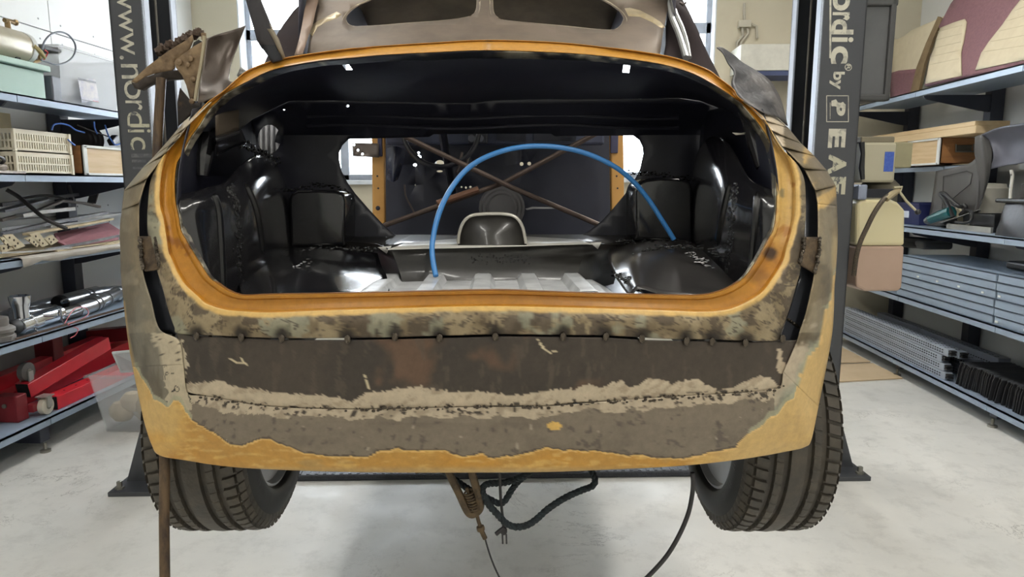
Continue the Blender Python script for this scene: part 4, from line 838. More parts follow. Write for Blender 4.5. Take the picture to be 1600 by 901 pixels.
obj('quarter_panel', patch([[(1036,106,1.78),(1076,112,1.76),(1104,124,1.74),(1128,138,1.72)],[(1037,90,1.86),(1076,95,1.84),(1104,104,1.82),(1124,122,1.80)],[(1040,70,1.96),(1070,62,1.94),(1090,58,1.92),(1108,90,1.88)],[(1041,40,2.08),(1060,28,2.06),(1078,26,2.04),(1097,67,1.98)],[(1045,5,2.26),(1052,0,2.24),(1062,6,2.22),(1080,27,2.14)],[(1044,-40,2.42),(1050,-34,2.42),(1056,-20,2.38),(1066,0,2.30)]], 6, 6), mat('quarter_dark', (0,0,0)), CAR, solid=-.002, label='dark haunch of the body beside the split window, power unit side')
obj('drip_rail', MB().tube([C(*p) for p in crs([(1044,0,2.2),(1050,28,2.05),(1060,52,1.95),(1067,74,1.87),(1072,91,1.80)], 6)], .0085, 8), mat('bright_rail', (200, 200, 198), .25, .7), CAR)
obj('drip_rail', MB().tube([C(*p) for p in crs([(1047,-10,2.2),(1056,20,2.07),(1067,45,1.96),(1074,68,1.88),(1078,90,1.80)], 6)], .005, 8), MC['bright_rail'], CAR)
obj('hook_wire', MB().tube([C(1062,4,2.2), C(1068,7,2.2), C(1072,4,2.2)], .004, 6), MC['pedal_steel'], CAR)
# lid strut standing on the rim
st = MB(); L1 = [(378,-30),(384,0),(402,65),(409,74),(425,97),(440,94),(424,46),(405,0),(396,-30)]
obj('lid_strut', plate(L1, lambda x, y: 1.69-.0006*(95-y), step=12), mat('strut_grey', (66, 64, 68), .45, .2), CAR, solid=.012, label='dark grey strut rising from the rim out of the picture')
obj('strut_sleeve', plate([(404,68),(410,60),(425,58),(430,66),(441,93),(425,98),(413,78),(409,76)], lambda x, y: 1.675, step=10), mat('strut_black', (26, 27, 34), .5), CAR, solid=.008)
obj('strut_bar', plate([(404,-20),(407,0),(421,38),(435,62),(445,90),(441,93),(427,62),(412,36),(404,10)], lambda x, y: 1.68-.0004*(95-y), step=12), mat('strut_pale', (150, 140, 122), .4, .4), CAR, solid=.006)

# ---- torn remains of the fenders
M_rust = mat('rusty_steel', (134, 112, 84), .5, .35, col2=(78, 60, 44), scale=22, amt=.9, bump=.35, bscale=60)
M_torn = mat('torn_grey_steel', (96, 86, 78), .42, .4, col2=(70, 60, 52), scale=7, amt=.9, bump=.08, bscale=30)
v_t = lambda x, y: 1.80-.0009*(y-60)+.0006*abs(x-345)
obj('torn_fender_sheet', patch([[(324,60,1.76),(337,55,1.80),(349,51,1.83),(366,46,1.84),(383,40,1.82)],[(322,76,1.75),(334,74,1.80),(350,72,1.83),(364,71,1.84),(373,66,1.83)],[(318,100,1.73),(332,100,1.77),(345,100,1.80),(354,100,1.80),(361,99,1.80)],[(314,122,1.70),(328,124,1.72),(340,124,1.74),(350,124,1.74),(358,124,1.74)],[(311,139,1.66),(324,142,1.66),(338,144,1.65),(350,142,1.66),(364,129,1.68)],[(309,160,1.63),(318,158,1.62),(330,153,1.61),(344,146,1.62),(352,140,1.63)]], 5, 5), M_torn, CAR, solid=.0018, label='curved torn sheet of grey steel standing up beside the opening')
obj('fender_bracket', plate([(205,127),(230,104),(262,80),(292,62),(300,54),(302,62),(297,74),(294,80),(276,92),(272,96),(273,106),(268,110),(244,114),(226,120),(212,130)], lambda x, y: 1.66+.0006*(x-205)*0, step=8), M_rust, CAR, solid=.003, label='rusty beak-shaped bracket end riveted to a triangular plate')
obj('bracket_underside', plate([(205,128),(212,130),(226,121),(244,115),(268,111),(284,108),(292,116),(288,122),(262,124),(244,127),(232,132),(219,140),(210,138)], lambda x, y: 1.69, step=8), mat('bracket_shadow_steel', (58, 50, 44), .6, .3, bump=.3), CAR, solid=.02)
obj('bracket_plate', plate([(319,64),(314,66),(303,72),(292,80),(276,91),(272,97),(275,106),(284,117),(291,133),(297,156),(302,158),(308,130),(313,108)], lambda x, y: 1.645, step=8), M_rust, CAR, solid=.004)
obj('bracket_edge', MB().tube([C(x, y, 1.642) for x, y in crs([(319,56),(318,75),(313,108),(308,135),(305,158)], 4)], .0042, 8), mat('bright_steel_edge', (178, 166, 140), .3, .7), CAR)
for x, y in ((281,97),(298,92),(293,101),(302,124),(300,158)): obj('rivet', MB().lathe([(.007, 0), (.006, .003), (.002, .005)], C(x, y, 1.642), (0, -1, 0), 10), M_rust, CAR)
obj('bracket_pin', MB().tube([C(318,52,1.645), C(319,62,1.645)], .006, 8), M_rust, CAR)
cl = MB()
for k in range(130):
    t = random.random(); x = 250+62*t+random.gauss(0, 2.5); y = 80-30*t+random.gauss(0, 2.5); p = C(x, y, 1.68+random.uniform(0, .03)); s_ = random.uniform(.003, .0075)
    cl.box((-s_, -s_, -s_*.5), (s_, s_, s_*.5), rot=np.array(Matrix.Rotation(random.uniform(0, 3), 3, (random.random(), random.random(), random.random()))), at=p)
obj('rust_scale', cl, mat('rust_scale', (74, 58, 46), .8, bump=.3), CAR, kind='stuff', smooth=0)
obj('bracket_web', plate([(303,66),(310,62),(314,64),(314,72),(303,80),(296,92),(294,82),(300,74)], lambda x, y: 1.66, step=6), M_under, CAR, solid=.004)
obj('fender_stay', plate([(281,137),(300,160),(309,160),(322,162),(300,178),(278,197),(277,161)], lambda x, y: 1.70, step=8), mat('burnt_steel', (46, 40, 36), .6, .3, col2=(92, 70, 50), scale=40, amt=.7, lo=.55, hi=.7, bump=.3), CAR, solid=.003)
obj('torn_fender_sheet', patch([[(1120,74,1.74),(1125,73,1.75),(1131,75,1.76)],[(1130,83,1.73),(1138,84,1.75),(1147,86,1.77)],[(1138,99,1.71),(1148,96,1.74),(1160,97,1.77)],[(1147,113,1.68),(1164,110,1.72),(1180,109,1.75)],[(1143,131,1.64),(1172,126,1.69),(1202,124,1.72)],[(1150,146,1.60),(1182,144,1.66),(1214,142,1.70)],[(1166,160,1.57),(1196,160,1.62),(1222,160,1.67)],[(1198,178,1.55),(1214,182,1.60),(1231,196,1.63)]], 5, 5), mat('torn_dark_steel', (84, 80, 78), .5, .3, col2=(34, 33, 36), scale=6, amt=1, bump=.25, bscale=60, lo=.42, hi=.55), CAR, solid=.0018, label='pointed fin of torn dark steel above the haunch, column side')
obj('rag_tab', plate([(1144,207),(1158,208),(1167,206),(1163,210),(1150,211)], lambda x, y: 1.66, step=6), mat('white_tab', (196, 190, 178), .6), CAR, solid=.002)
obj('loose_shim', plate([(370,118),(376,104),(384,110),(381,116),(373,121)], lambda x, y: 1.72, step=6), mat('shim_metal', (90, 88, 90), .3, .6, col2=(190, 190, 188), scale=60, amt=1), CAR, solid=.002)

# ---- underside and wheels
vb = MB(); vb.box((-.5, 1.42, .80), (.5, 3.9, .88)); obj('floor_pan', vb, M_under, CAR, smooth=0)
vb = MB(); vb.tube([(-.64, 1.80, .80), (-.2, 1.80, .815), (0, 1.80, .835), (.2, 1.80, .815), (.64, 1.80, .80)], [.035, .04, .09, .04, .035], 14); obj('rear_axle', vb, M_under, CAR)
M_tyre = mat('tyre_rubber', (56, 52, 46), .55, col2=(78, 71, 60), scale=16, amt=.8, bump=.15, bscale=70)
M_wall = mat('tyre_sidewall', (36, 36, 37), .5, col2=(30, 30, 31), scale=10)
M_alloy = mat('wheel_silver', (205, 206, 208), .35, .6)
def wheel(xc, zc, s, label):                         # s: +1 outboard is +x
    yc = 1.80; Rr = .315; hw = .118; NS = 64
    ang = []
    for k in range(NS):
        a0 = 2*math.pi*k/NS; d = 2*math.pi/NS; ang += [(a0, 0), (a0+d*.70, 0), (a0+d*.74, 1), (a0+d*.94, 1)]
    prof = []                                        # (lateral, radius, groove-depth in the cross slots)
    gr = [(-.088, -.062), (-.034, -.020), (.020, .034), (.062, .088)]
    prof += [(-hw+.004, Rr-.040, .0), (-hw+.006, Rr-.022, .004), (-hw+.016, Rr-.010, .006), (-.102, Rr-.004, .007)]
    edges = [-.096, -.068, -.060, -.033, -.025, .002-.002, .025, .033, .060, .068, .096]
    ribs = [(-.1, -.066), (-.055, -.032), (-.021, .021), (.032, .055), (.066, .1)]
    for i, (a, b_) in enumerate(ribs):
        dep = (.007, .0022, 0, .0022, .007)[i]
        prof += [(a+.001, Rr-.012, 0), (a+.003, Rr-.0015-.02*(abs(a)/hw)**4*.3, dep), ((a+b_)/2, Rr-.02*(abs((a+b_)/2)/hw)**4*.3, dep), (b_-.003, Rr-.0015-.02*(abs(b_)/hw)**4*.3, dep), (b_-.001, Rr-.012, 0)]
    prof += [(.102, Rr-.004, .007), (hw-.016, Rr-.010, .006), (hw-.006, Rr-.022, .004), (hw-.004, Rr-.040, 0)]
    b = MB(); V = []
    for (x, r, dep) in prof:
        sk = .9*abs(x)*(1 if x > 0 else -1)
        for a, g in ang:
            q = r-(dep if g else 0); t = a+sk*s; V.append((xc+x, yc+q*math.cos(t), zc+q*math.sin(t)))
    n = len(ang); b.add(V, [(i*n+j, (i+1)*n+j, (i+1)*n+(j+1) % n, i*n+(j+1) % n) for i in range(len(prof)-1) for j in range(n)])
    ty = obj('tyre', b, M_tyre, CAR, smooth=30, label=label)
    for sd in (-1, 1):
        sw = [(Rr-.040, hw-.004), (Rr-.058, hw+.004), (Rr-.085, hw+.006), (Rr-.100, hw+.002), (Rr-.104, hw-.002), (.205, hw-.016), (.198, hw-.03)]
        obj('sidewall', MB().lathe([(r, h*1.) for r, h in sw], (xc, yc, zc), (sd, 0, 0), 72, cap=False), M_wall, ty)
        lt = MB()
        for k in range(26):
            if k % 13 > 8: continue
            a = 2*math.pi*k/26; c_, s2 = math.cos(a), math.sin(a); r0, r1 = .232, .252
            for w0, w1 in ((-.03, -.018), (.018, .03)):
                lt.add([(xc+sd*(hw+.0065), yc+r*math.cos(a+w_), zc+r*math.sin(a+w_)) for r, w_ in ((r0, w0), (r1, w0), (r1, w1), (r0, w1))], [(0, 1, 2, 3)])
        obj('sidewall_marking', lt, mat('sidewall_letter', (58, 58, 58), .5), ty, smooth=0)
        rm = [(.203, hw-.028), (.206, hw-.012), (.199, hw-.010), (.192, hw-.03), (.185, .02), (.12, .0), (.06, -.01), (.03, -.012)]
        obj('wheel_rim', MB().lathe(rm, (xc, yc, zc), (sd, 0, 0), 48), M_alloy, ty)
wheel(-.692, C(330, 808, 1.80)[2]+.315, -1, 'wide grooved tyre on the side of the red hoist beams')
wheel(.708, C(1200, 808, 1.80)[2]+.315, 1, 'wide grooved tyre on the side of the lettered column')
# ------------------------------------------------------------------ racks along both side walls
random.seed(11)
M_shelf = mat('shelf_steel_blue_grey', (150, 166, 184), .42, .15, col2=(138, 154, 172), scale=3)
M_upr = mat('rack_upright_dark', (48, 52, 66), .5)
def rack(name, label, s, xf, xb, levels, ys, foot):
    r = thing(name, label, 'shelf', (s*(xf+xb)/2, (ys[0]+ys[-1])/2, 0)); X = lambda a: s*a
    def B(lo, hi): return bx((min(X(lo[0]), X(hi[0])), lo[1], lo[2]), (max(X(lo[0]), X(hi[0])), hi[1], hi[2]))
    for y in ys: 
        obj('upright', B((xb-.09, y-.04, 0), (xb, y+.04, 2.15)), M_upr, r, smooth=0, bevel=.003)
        obj('base_leg', B((xf+.04, y-.035, .05), (xb-.09, y+.035, levels[-1][0]-.04)), M_upr, r, smooth=0, bevel=.003)
        obj('levelling_foot', MB().lathe([(.026, 0), (.026, .012), (.008, .016), (.008, .05)], (X(xf+.03), y-.02, 0), n=14), M_bolt, r)
        for k, (z, fx, y0) in enumerate(levels):
            if y < y0-.01: continue
            b = MB(); P = [(X(fx+.03), y-.03, z-.032), (X(xb-.09), y-.03, z-.032), (X(xb-.09), y-.03, z-.15), (X(xb-.16), y-.03, z-.14), (X(fx+.06), y-.03, z-.06)]
            b.prism(P, (0, .012, 0)); obj('bracket', b, M_upr, r, smooth=0)
    for k, (z, fx, y0) in enumerate(levels):
        for a, e in zip(ys[:-1], ys[1:]):
            if e <= y0+.05: continue
            a = max(a, y0); b = MB(); g = .003
            for lo, hi in (((fx, a+g, z-.040), (fx+.012, e-g, z)), ((fx, a+g, z-.008), (xb-.09, e-g, z)), ((fx+.012, a+g, z-.04), (fx+.03, e-g, z-.034))):
                b.box((min(X(lo[0]), X(hi[0])), lo[1], lo[2]), (max(X(lo[0]), X(hi[0])), hi[1], hi[2]))
            obj('shelf_board', b, M_shelf, r, smooth=0)
    return r
Z1, Z2, Z3, Z4, Z5 = 1.8515, 1.4615, 1.0415, .6335, .1865
rack('storage_rack', 'five tier blue grey steel rack holding crates, scrap trim and red hoist beams', -1, 2.62, 3.19, [(z_-.0015, 2.62, 0) for z_ in (Z1, Z2, Z3, Z4, Z5)], [2.36, 3.36, 4.36, 5.36, 6.2], 0)
R1, R2, R3, R4, R5 = 2.0615, 1.5465, 1.1115, .6015, .1315
rack('storage_rack', 'blue grey steel rack stacked with spare shelf boards and perforated uprights', 1, 2.60, 3.19, [(R1-.0015, 2.60, 0), (R2-.0015, 2.84, 4.72), (R3-.0015, 2.60, 0), (R4-.0015, 2.60, 0), (R5-.0015, 2.60, 0)], [2.9, 4.0, 5.1, 6.2], 0)
def rb(lo, hi, n=2): return bx(lo, hi)
M_blackp = mat('black_plastic', (30, 31, 34), .45)
M_wood = mat('pale_wood', (206, 180, 140), .6, col2=(176, 142, 98), scale=5, stretch=(1, .6, 9), bump=.06)
M_brownw = mat('brown_wood', (160, 112, 66), .6, col2=(118, 82, 50), scale=6, stretch=(1, 1, 6))
M_whitef = mat('white_frame_paint', (226, 228, 224), .5)
M_chrome = mat('chrome', (206, 208, 212), .14, .95, col2=(180, 184, 190), scale=5)
M_pipe = mat('exhaust_steel', (160, 163, 168), .3, .75, col2=(120, 118, 114), scale=7, amt=.7)
M_red = mat('hoist_red', (206, 38, 52), .4, col2=(184, 30, 44), scale=6, coat=.2)
M_dred = mat('hoist_dark_red', (120, 26, 34), .5)
M_dark = mat('dark_hollow', (16, 16, 18), .8)
M_brass = mat('brass_fitting', (128, 108, 76), .35, .8)
# -- upper tier by the web-address column
t = thing('metal_chest', 'pale green sheet metal chest on the top tier of the crate rack', 'chest', (-2.92, 3.1, Z1))
obj('chest_body', bx((-3.085, 2.5, Z1), (-2.72, 3.70, 2.005)), mat('pale_green_paint', (160, 186, 172), .45, col2=(150, 178, 164), scale=4), t, smooth=0, bevel=.006)
obj('chest_lid', bx((-3.09, 2.49, 2.010), (-2.70, 3.73, 2.042)), mat('pale_green_lid', (172, 198, 186), .4), t, smooth=0, bevel=.006)
t = thing('air_tank', 'beige air tank with brass valve and looped cable lying on the green chest', 'air tank', (-2.80, 3.3, 2.042))
obj('tank_shell', MB().lathe([(.001, 0), (.045, .006), (.072, .03), (.082, .07), (.082, .80), (.072, .84), (.045, .865), (.001, .87)], (-2.80, 2.83, 2.126), (0, 1, 0), 28), mat('tank_beige', (176, 168, 146), .35, .2), t)
for y in (3.0, 3.55): obj('tank_foot', bx((-2.85, y, 2.042), (-2.75, y+.03, 2.08)), M_dark, t, smooth=0)
obj('tank_end_cap', MB().lathe([(.083, 0), (.083, .03), (.074, .045), (.04, .06), (.001, .065)], (-2.80, 3.645, 2.126), (0, 1, 0), 28), mat('cap_white', (206, 208, 206), .35), t)
v = MB(); v.tube([(-2.80, 3.58, 2.20), (-2.80, 3.58, 2.245)], .014, 8); v.tube([(-2.80, 3.56, 2.245), (-2.80, 3.63, 2.25)], .012, 8); v.ball((-2.80, 3.635, 2.25), .017, 8); obj('brass_valve', v, M_brass, t)
a = Wx(52, 68, -2.80); e = Wx(87, 86, -2.80)
obj('switch_box', bx((-2.86, a[1], e[2]), (-2.74, e[1]-.02, a[2])), mat('switch_box_grey', (84, 86, 86), .5), t, smooth=0, bevel=.014)
obj('hose_fitting', MB().tube([Wx(53, 72, -2.72), Wx(62, 80, -2.72), Wx(70, 90, -2.73)], [.012, .014, .009], 8), mat('fitting_yellow', (176, 160, 110), .4, .4), t)
obj('switch_stem', MB().tube([Wx(62, 86, -2.8), Wx(62, 95, -2.8), Wx(50, 98, -2.8)], .010, 8), M_brass, t)
obj('wire', MB().tube([Wx(70, 78, -2.72), Wx(75, 82, -2.71), Wx(72, 88, -2.72), Wx(68, 94, -2.74)], .004, 6), mat('red_wire', (190, 60, 64), .5), t)
obj('cable_loop', MB().tube([Wx(*p, -2.705) for p in crs([(66,78),(69,66),(78,55),(92,50),(106,54),(116,66),(118,78),(113,90),(102,98),(88,101),(74,97),(64,94)], 5)], .005, 8), mat('loop_grey', (92, 98, 106), .45), t)
obj('file_tray', bx((-2.98, 3.755, Z1), (-2.72, 3.83, 2.0)), mat('tray_slate', (96, 98, 106), .5), label='slate grey tray standing between green chest and clear bin', cat='tray', smooth=0, bevel=.008)
M_clear = mat('frosted_plastic', (196, 198, 200), .35, alpha=.42, col2=(196, 198, 202), scale=6)
def bin_open(lo, hi, taper, th, lip):
    b = MB(); x0, y0, z0 = lo; x1, y1, z1 = hi; t_ = taper
    def ring(i, z, o): return [(x0+i+o, y0+i+o, z), (x1-i-o, y0+i+o, z), (x1-i-o, y1-i-o, z), (x0+i+o, y1-i-o, z)]
    R = [ring(t_, z0, 0), ring(0, z1, 0), ring(-lip, z1, 0), ring(-lip, z1+.012, 0), ring(th, z1+.012, 0), ring(t_+th, z0+.006, 0)]
    V = [p for r in R for p in r]; F = [(0, 3, 2, 1)]+[(4*i+j, 4*i+(j+1) % 4, 4*i+4+(j+1) % 4, 4*i+4+j) for i in range(5) for j in range(4)]+[(20, 21, 22, 23)]
    return b.add(V, F)
t = thing('storage_bin', 'frosted storage bin with a picture label on the top tier beside the chest', 'bin', (-2.93, 4.12, Z1))
obj('bin_body', bin_open((-3.07, 3.86, Z1+.001), (-2.74, 4.42, 2.17), .03, .005, .015), M_clear, t, smooth=0)
A = [Wx(122, 124, -2.733), Wx(149, 123, -2.733), Wx(155, 157, -2.733), Wx(128, 160, -2.733)]
b = MB(); b.add(A, [(0, 1, 2, 3)]); obj('picture_label', b, mat('label_print', (166, 156, 152), .4, col2=(74, 84, 120), scale=14, amt=.8), t, smooth=0, solid=.001)
for k, (p, q, m_) in enumerate((((122,124),(150,127.5),'label_dark'), ((128,156),(155,160),'label_dark'), ((145,157),(154,159.5),'label_red'))):
    a = Wx(*p, -2.729); e = Wx(*q, -2.729); b = MB(); b.add([(-2.729, a[1], a[2]), (-2.729, e[1], a[2]-.0), (-2.729, e[1], e[2]), (-2.729, a[1], e[2])], [(0, 1, 2, 3)]); obj('label_band', b, mat(m_, (70, 68, 72) if k < 2 else (186, 52, 50), .5), t, smooth=0)
for k in range(5): obj('bagged_part', MB().ball((-2.95+.02*(k % 2), 3.98+k*.085, Z1+.06), .052, 10, sq=(1.4, .8, .9)), mat('grey_bag', (150, 150, 156), .4), t)
# -- second tier
def crate(name, label, lo, hi, m, group):
    t = thing(name, label, 'crate', ((lo[0]+hi[0])/2, (lo[1]+hi[1])/2, lo[2]), group=group); x0, y0, z0 = lo; x1, y1, z1 = hi; h = z1-z0
    b = MB(); th = .008
    for a, e in (((x0, y0), (x1, y0+th)), ((x0, y1-th), (x1, y1)), ((x0, y0), (x0+th, y1)), ((x1-th, y0), (x1, y1))):
        for za, zb in ((0, .16), (.44, .52), (.80, 1)): b.box((a[0], a[1], z0+h*za), (e[0], e[1], z0+h*zb))
    obj('crate_frame', b, m, t, smooth=0)
    sl = MB()
    for k in range(23):
        y = y0+.012+(y1-y0-.024)*k/22
        for x in (x0+.001, x1-.007): sl.box((x, y-.0042, z0), (x+.006, y+.0042, z0+h*.85))
    for k in range(17):
        x = x0+.012+(x1-x0-.024)*k/16
        for y in (y0+.001, y1-.007): sl.box((x-.0042, y, z0), (x+.0042, y+.006, z0+h*.85))
    obj('crate_slat', sl, m, t, smooth=0, kind='stuff')
    for x in (x0, x1):
        for y in (y0, y1): obj('corner_post', bx((x-.008, y-.008, z0), (x+.008, y+.008, z1)), m, t, smooth=0)
    obj('crate_floor', bx((x0, y0, z0), (x1, y1, z0+.006)), m, t, smooth=0); return t
M_crate = mat('crate_cream', (226, 218, 196), .5, col2=(210, 200, 174), scale=8)
crate('plastic_crate', 'cream slotted plastic crate, lower of the two stacked beside the wooden box', (-3.06, 3.43, Z2), (-2.715, 3.845, Z2+.112), M_crate, 'stacked cream crates')
crate('plastic_crate', 'cream slotted plastic crate, upper of the two stacked beside the wooden box', (-3.06, 3.43, Z2+.114), (-2.715, 3.84, Z2+.228), M_crate, 'stacked cream crates')
def woodbox(label, lo, hi, face):                    # face: side that looks into the room (+1: +x, -1: -x)
    x0, y0, z0 = lo; x1, y1, z1 = hi; t = thing('wooden_box', label, 'box', ((x0+x1)/2, (y0+y1)/2, z0))
    b = MB(); th = .014
    for a, e in (((x0, y0, z0), (x1, y0+th, z1)), ((x0, y1-th, z0), (x1, y1, z1)), ((x0, y0, z0), (x1, y1, z0+.012))): b.box(a, e)
    obj('end_board', b, M_brownw, t, smooth=0)
    xf = x1 if face > 0 else x0; d = face*.012
    obj('front_board', bx((min(xf, xf-d), y0, z0), (max(xf, xf-d), y1, z1)), M_wood, t, smooth=0)
    xk = x0 if face > 0 else x1; obj('back_board', bx((min(xk, xk+d), y0, z0), (max(xk, xk+d), y1, z1)), M_brownw, t, smooth=0)
    fr = MB(); w_ = .026; e0, e1 = min(xf, xf+face*.01), max(xf, xf+face*.01)
    fr.box((e0, y0-.006, z0), (e1, y0+w_, z1)); fr.box((e0, y1-w_, z0), (e1, y1+.006, z1)); fr.box((e0, y0, z1-.012), (e1, y1, z1+.003)); fr.box((e0, y0, z0), (e1, y1, z0+.014))
    obj('white_edging', fr, M_whitef, t, smooth=0, bevel=.002)
    hd = MB(); xm = (x0+x1)/2; hd.box((xm-.055, y0-.006, z0+.09), (xm+.055, y0-.001, z0+.135)); obj('handle_plate', hd, mat('handle_dark', (86, 84, 76), .4, .5), t, smooth=0)
    obj('handle', MB().tube([(xm-.06, y0-.012, z0+.14), (xm-.06, y0-.02, z0+.088), (xm+.06, y0-.02, z0+.088), (xm+.06, y0-.012, z0+.14)], .005, 8), M_bolt, t); return t
woodbox('open wooden box with white edging holding black bellows, beside the cream crates', (-3.05, 3.95, Z2), (-2.715, 4.36, Z2+.172), 1)
bw_ = MB()
prof = []
for k in range(7): prof += [(.055+.006*(k % 2), k*.019), (.076, k*.019+.007), (.055, k*.019+.014)]
bw_.lathe([(.02, 0)]+prof+[(.03, .135)], (-2.84, 4.10, Z2+.215), (.15, 1, .05), 22)
obj('rubber_bellows', bw_, mat('rubber_black', (40, 38, 40), .5), label='black ribbed rubber bellows sticking out of the wooden box', cat='bellows')
t = thing('blue_cable', 'loose blue cable with black plug looped above the wooden box', 'cable', (-2.9, 4.3, Z2+.18))
M_bluec = mat('cable_blue', (52, 104, 190), .45)
for q in ([(81,203),(84,195),(95,193),(108,196),(118,203),(132,207)], [(147,190),(148,200),(152,209)], [(164,195),(168,208),(172,216),(180,226),(189,224)], [(106,218),(113,224),(117,227)]): obj('cable_run', MB().tube([Wx(*p, -2.70) for p in crs(q, 5)], .0045, 7), M_bluec, t)
obj('plug', MB().box((-.02, -.035, -.02), (.02, .035, .02), rot=np.array(Matrix.Rotation(.6, 3, 'X')), at=Wx(177, 219, -2.72)), M_blackp, t, smooth=0, bevel=.006)
obj('cable_strap', MB().tube([Wx(*p, -2.75) for p in crs([(120,195),(140,203),(160,210),(172,214)], 5)], .004, 6), M_blackp, t)
obj('folded_bag', MB().box((-2.88, 3.12, Z2), (-2.66, 3.42, Z2+.012)).ball((-2.76, 3.34, Z2+.03), .05, 12, sq=(1.1, 1.2, .5)), mat('clear_film', (196, 186, 176), .25, col2=(150, 140, 132), scale=20, amt=.8, bump=.5), label='crumpled clear film bag lying in front of the cream crates', cat='bag')
t = thing('headlamp_ring', 'black and silver oval trim ring leaning on the film bag', 'trim ring', (-2.72, 3.22, Z2+.012))
obj('ring', MB().tube([(-2.72+.06*math.cos(a), 3.2+.15*math.cos(a)*0+.14*math.sin(a), Z2+.05+.03*math.cos(a)) for a in np.linspace(0, 6.283, 30, endpoint=False)], .008, 8, closed=True), M_blackp, t)
obj('ring_insert', MB().tube([(-2.72+.045*math.cos(a), 3.2+.115*math.sin(a), Z2+.05+.022*math.cos(a)) for a in np.linspace(0, 6.283, 30, endpoint=False)], .005, 8, closed=True), M_chrome, t)
obj('brown_carton', bx((-3.08, 3.43, Z2+.231), (-2.95, 3.72, Z2+.33)), mat('kraft_card', (206, 190, 150), .7), label='flat pale carton lying on the upper cream crate at the wall', cat='box', smooth=0)

# -- third tier: stripped trim
def bar(pts, w_, h, name, m, label, cat='trim', **k):   # flat bar along 3-D points
    P = np.array(pts, float); b = MB(); V = []
    T = np.gradient(P, axis=0)
    for p, t_ in zip(P, T):
        t_ = t_/np.linalg.norm(t_); sd = np.cross(t_, (0, 0, 1.)); sd /= np.linalg.norm(sd)+1e-9; up = np.cross(sd, t_)
        for a, c_ in ((-1, -1), (1, -1), (1, 1), (-1, 1)): V.append(p+sd*a*w_/2+up*c_*h/2)
    n = len(P); F = [(4*i+j, 4*i+(j+1) % 4, 4*i+4+(j+1) % 4, 4*i+4+j) for i in range(n-1) for j in range(4)]+[(3, 2, 1, 0), (4*n-4, 4*n-3, 4*n-2, 4*n-1)]
    b.add(V, F); return obj(name, b, m, label=label, cat=cat, smooth=0, **k)
M_mar = mat('maroon_trim_cloth', (140, 92, 98), .8, col2=(124, 78, 86), scale=30, bump=.1)
M_alu = mat('aluminium_trim', (206, 208, 210), .3, .6, col2=(160, 160, 162), scale=20)
M_greytrim = mat('grey_painted_trim', (132, 134, 140), .4, .2, col2=(92, 92, 96), scale=16, amt=.8)
M_hard = mat('hardboard_edge', (196, 182, 150), .7, col2=(140, 116, 84), scale=20)
M_perf = mat('galvanised_bracket', (196, 184, 156), .45, .3, col2=(150, 138, 112), scale=24)
def quad(pts, th, name, m, label, cat, **k):
    b = MB(); P = np.array(pts, float); n = np.cross(P[1]-P[0], P[2]-P[0]); n /= np.linalg.norm(n); b.prism(P, n*th); return obj(name, b, m, label=label, cat=cat, smooth=0, **k)
sheet_ = MB(); rows = []
for px in np.linspace(28, 192, 12):
    k = (px-28)/164; y = Wx(px, 404-19*k, -2.62)[1]; rows.append([(-3.08, y, Z3+.004), (-2.7, y, Z3+.004), (-2.622, y+.01, Z3+.005), (-2.606, y+.01, Z3-.004), (-2.604, y+.012, Z3-.022-.012*math.sin(px*.3)*(1-k)-.014*(1-k))])
sheet_.grid(rows); obj('plastic_sheet', sheet_, mat('pale_sheet', (188, 182, 172), .5), label='pale plastic sheet hanging over the edge of the trim tier', cat='sheet', solid=.002)
quad([(-3.08, 3.3, Z3+.010), (-2.66, 3.18, Z3+.010), (-2.66, 4.24, Z3+.010), (-3.08, 4.3, Z3+.010)], .006, 'hardboard_sheet', M_hard, 'warped brown hardboard panel at the bottom of the trim heap', 'panel')
quad([Wx(84,366,-2.86), Wx(168,349,-2.86), Wx(186,360,-2.80), Wx(184,376,-2.72), Wx(108,388,-2.70), Wx(88,378,-2.76)], -.008, 'door_card', M_mar, 'maroon cloth covered door card lying slanted on the trim heap', 'door card')
bar([Wx(72,390,-2.68), Wx(130,380,-2.68), Wx(186,368,-2.68)], .022, .012, 'trim_strip', M_greytrim, 'grey strip crossing the front of the maroon door card')
bar([Wx(86,392,-2.655), Wx(140,389,-2.655), Wx(183,379,-2.655)], .03, .010, 'hardboard_offcut', M_hard, 'splintered hardboard strip along the front edge of the trim tier', 'offcut')
bar([Wx(0,395,-2.66), Wx(60,392,-2.66), Wx(110,387,-2.66)], .02, .008, 'trim_strip', M_alu, 'pale flat strip along the front below the perforated brackets')
bar([Wx(40,366,-2.74), Wx(110,354,-2.76), Wx(174,342,-2.78)], .035, .012, 'trim_strip', M_hard, 'cream edged strip running behind the maroon door card')
bar([Wx(76,354,-2.80), Wx(112,349,-2.80), Wx(152,345,-2.80)], .03, .010, 'trim_strip', M_alu, 'short bright white strip on top of the trim heap')
bar([Wx(0,366,-2.82), Wx(80,348,-2.82), Wx(165,332,-2.84)], .035, .016, 'trim_strip', M_greytrim, 'long grey channel lying across the middle of the heap')
bar([Wx(0,358,-2.88), Wx(90,346,-2.88), Wx(184,335,-2.88)], .022, .012, 'trim_strip', M_alu, 'long thin silver strip reaching to the far end of the heap')
bar([Wx(30,337,-2.92), Wx(60,331,-2.92), Wx(112,326,-2.92)], .05, .02, 'trim_strip', M_alu, 'wide bright aluminium strip with rounded end behind the grey channel')
bar([Wx(0,344,-2.95), Wx(60,329,-2.95), Wx(96,314,-2.95), Wx(130,317,-2.93), Wx(155,323,-2.9)], .03, .014, 'trim_strip', mat('brown_grey_trim', (122, 114, 108), .5), 'brown grey bent strip peaked like a roof over the heap')
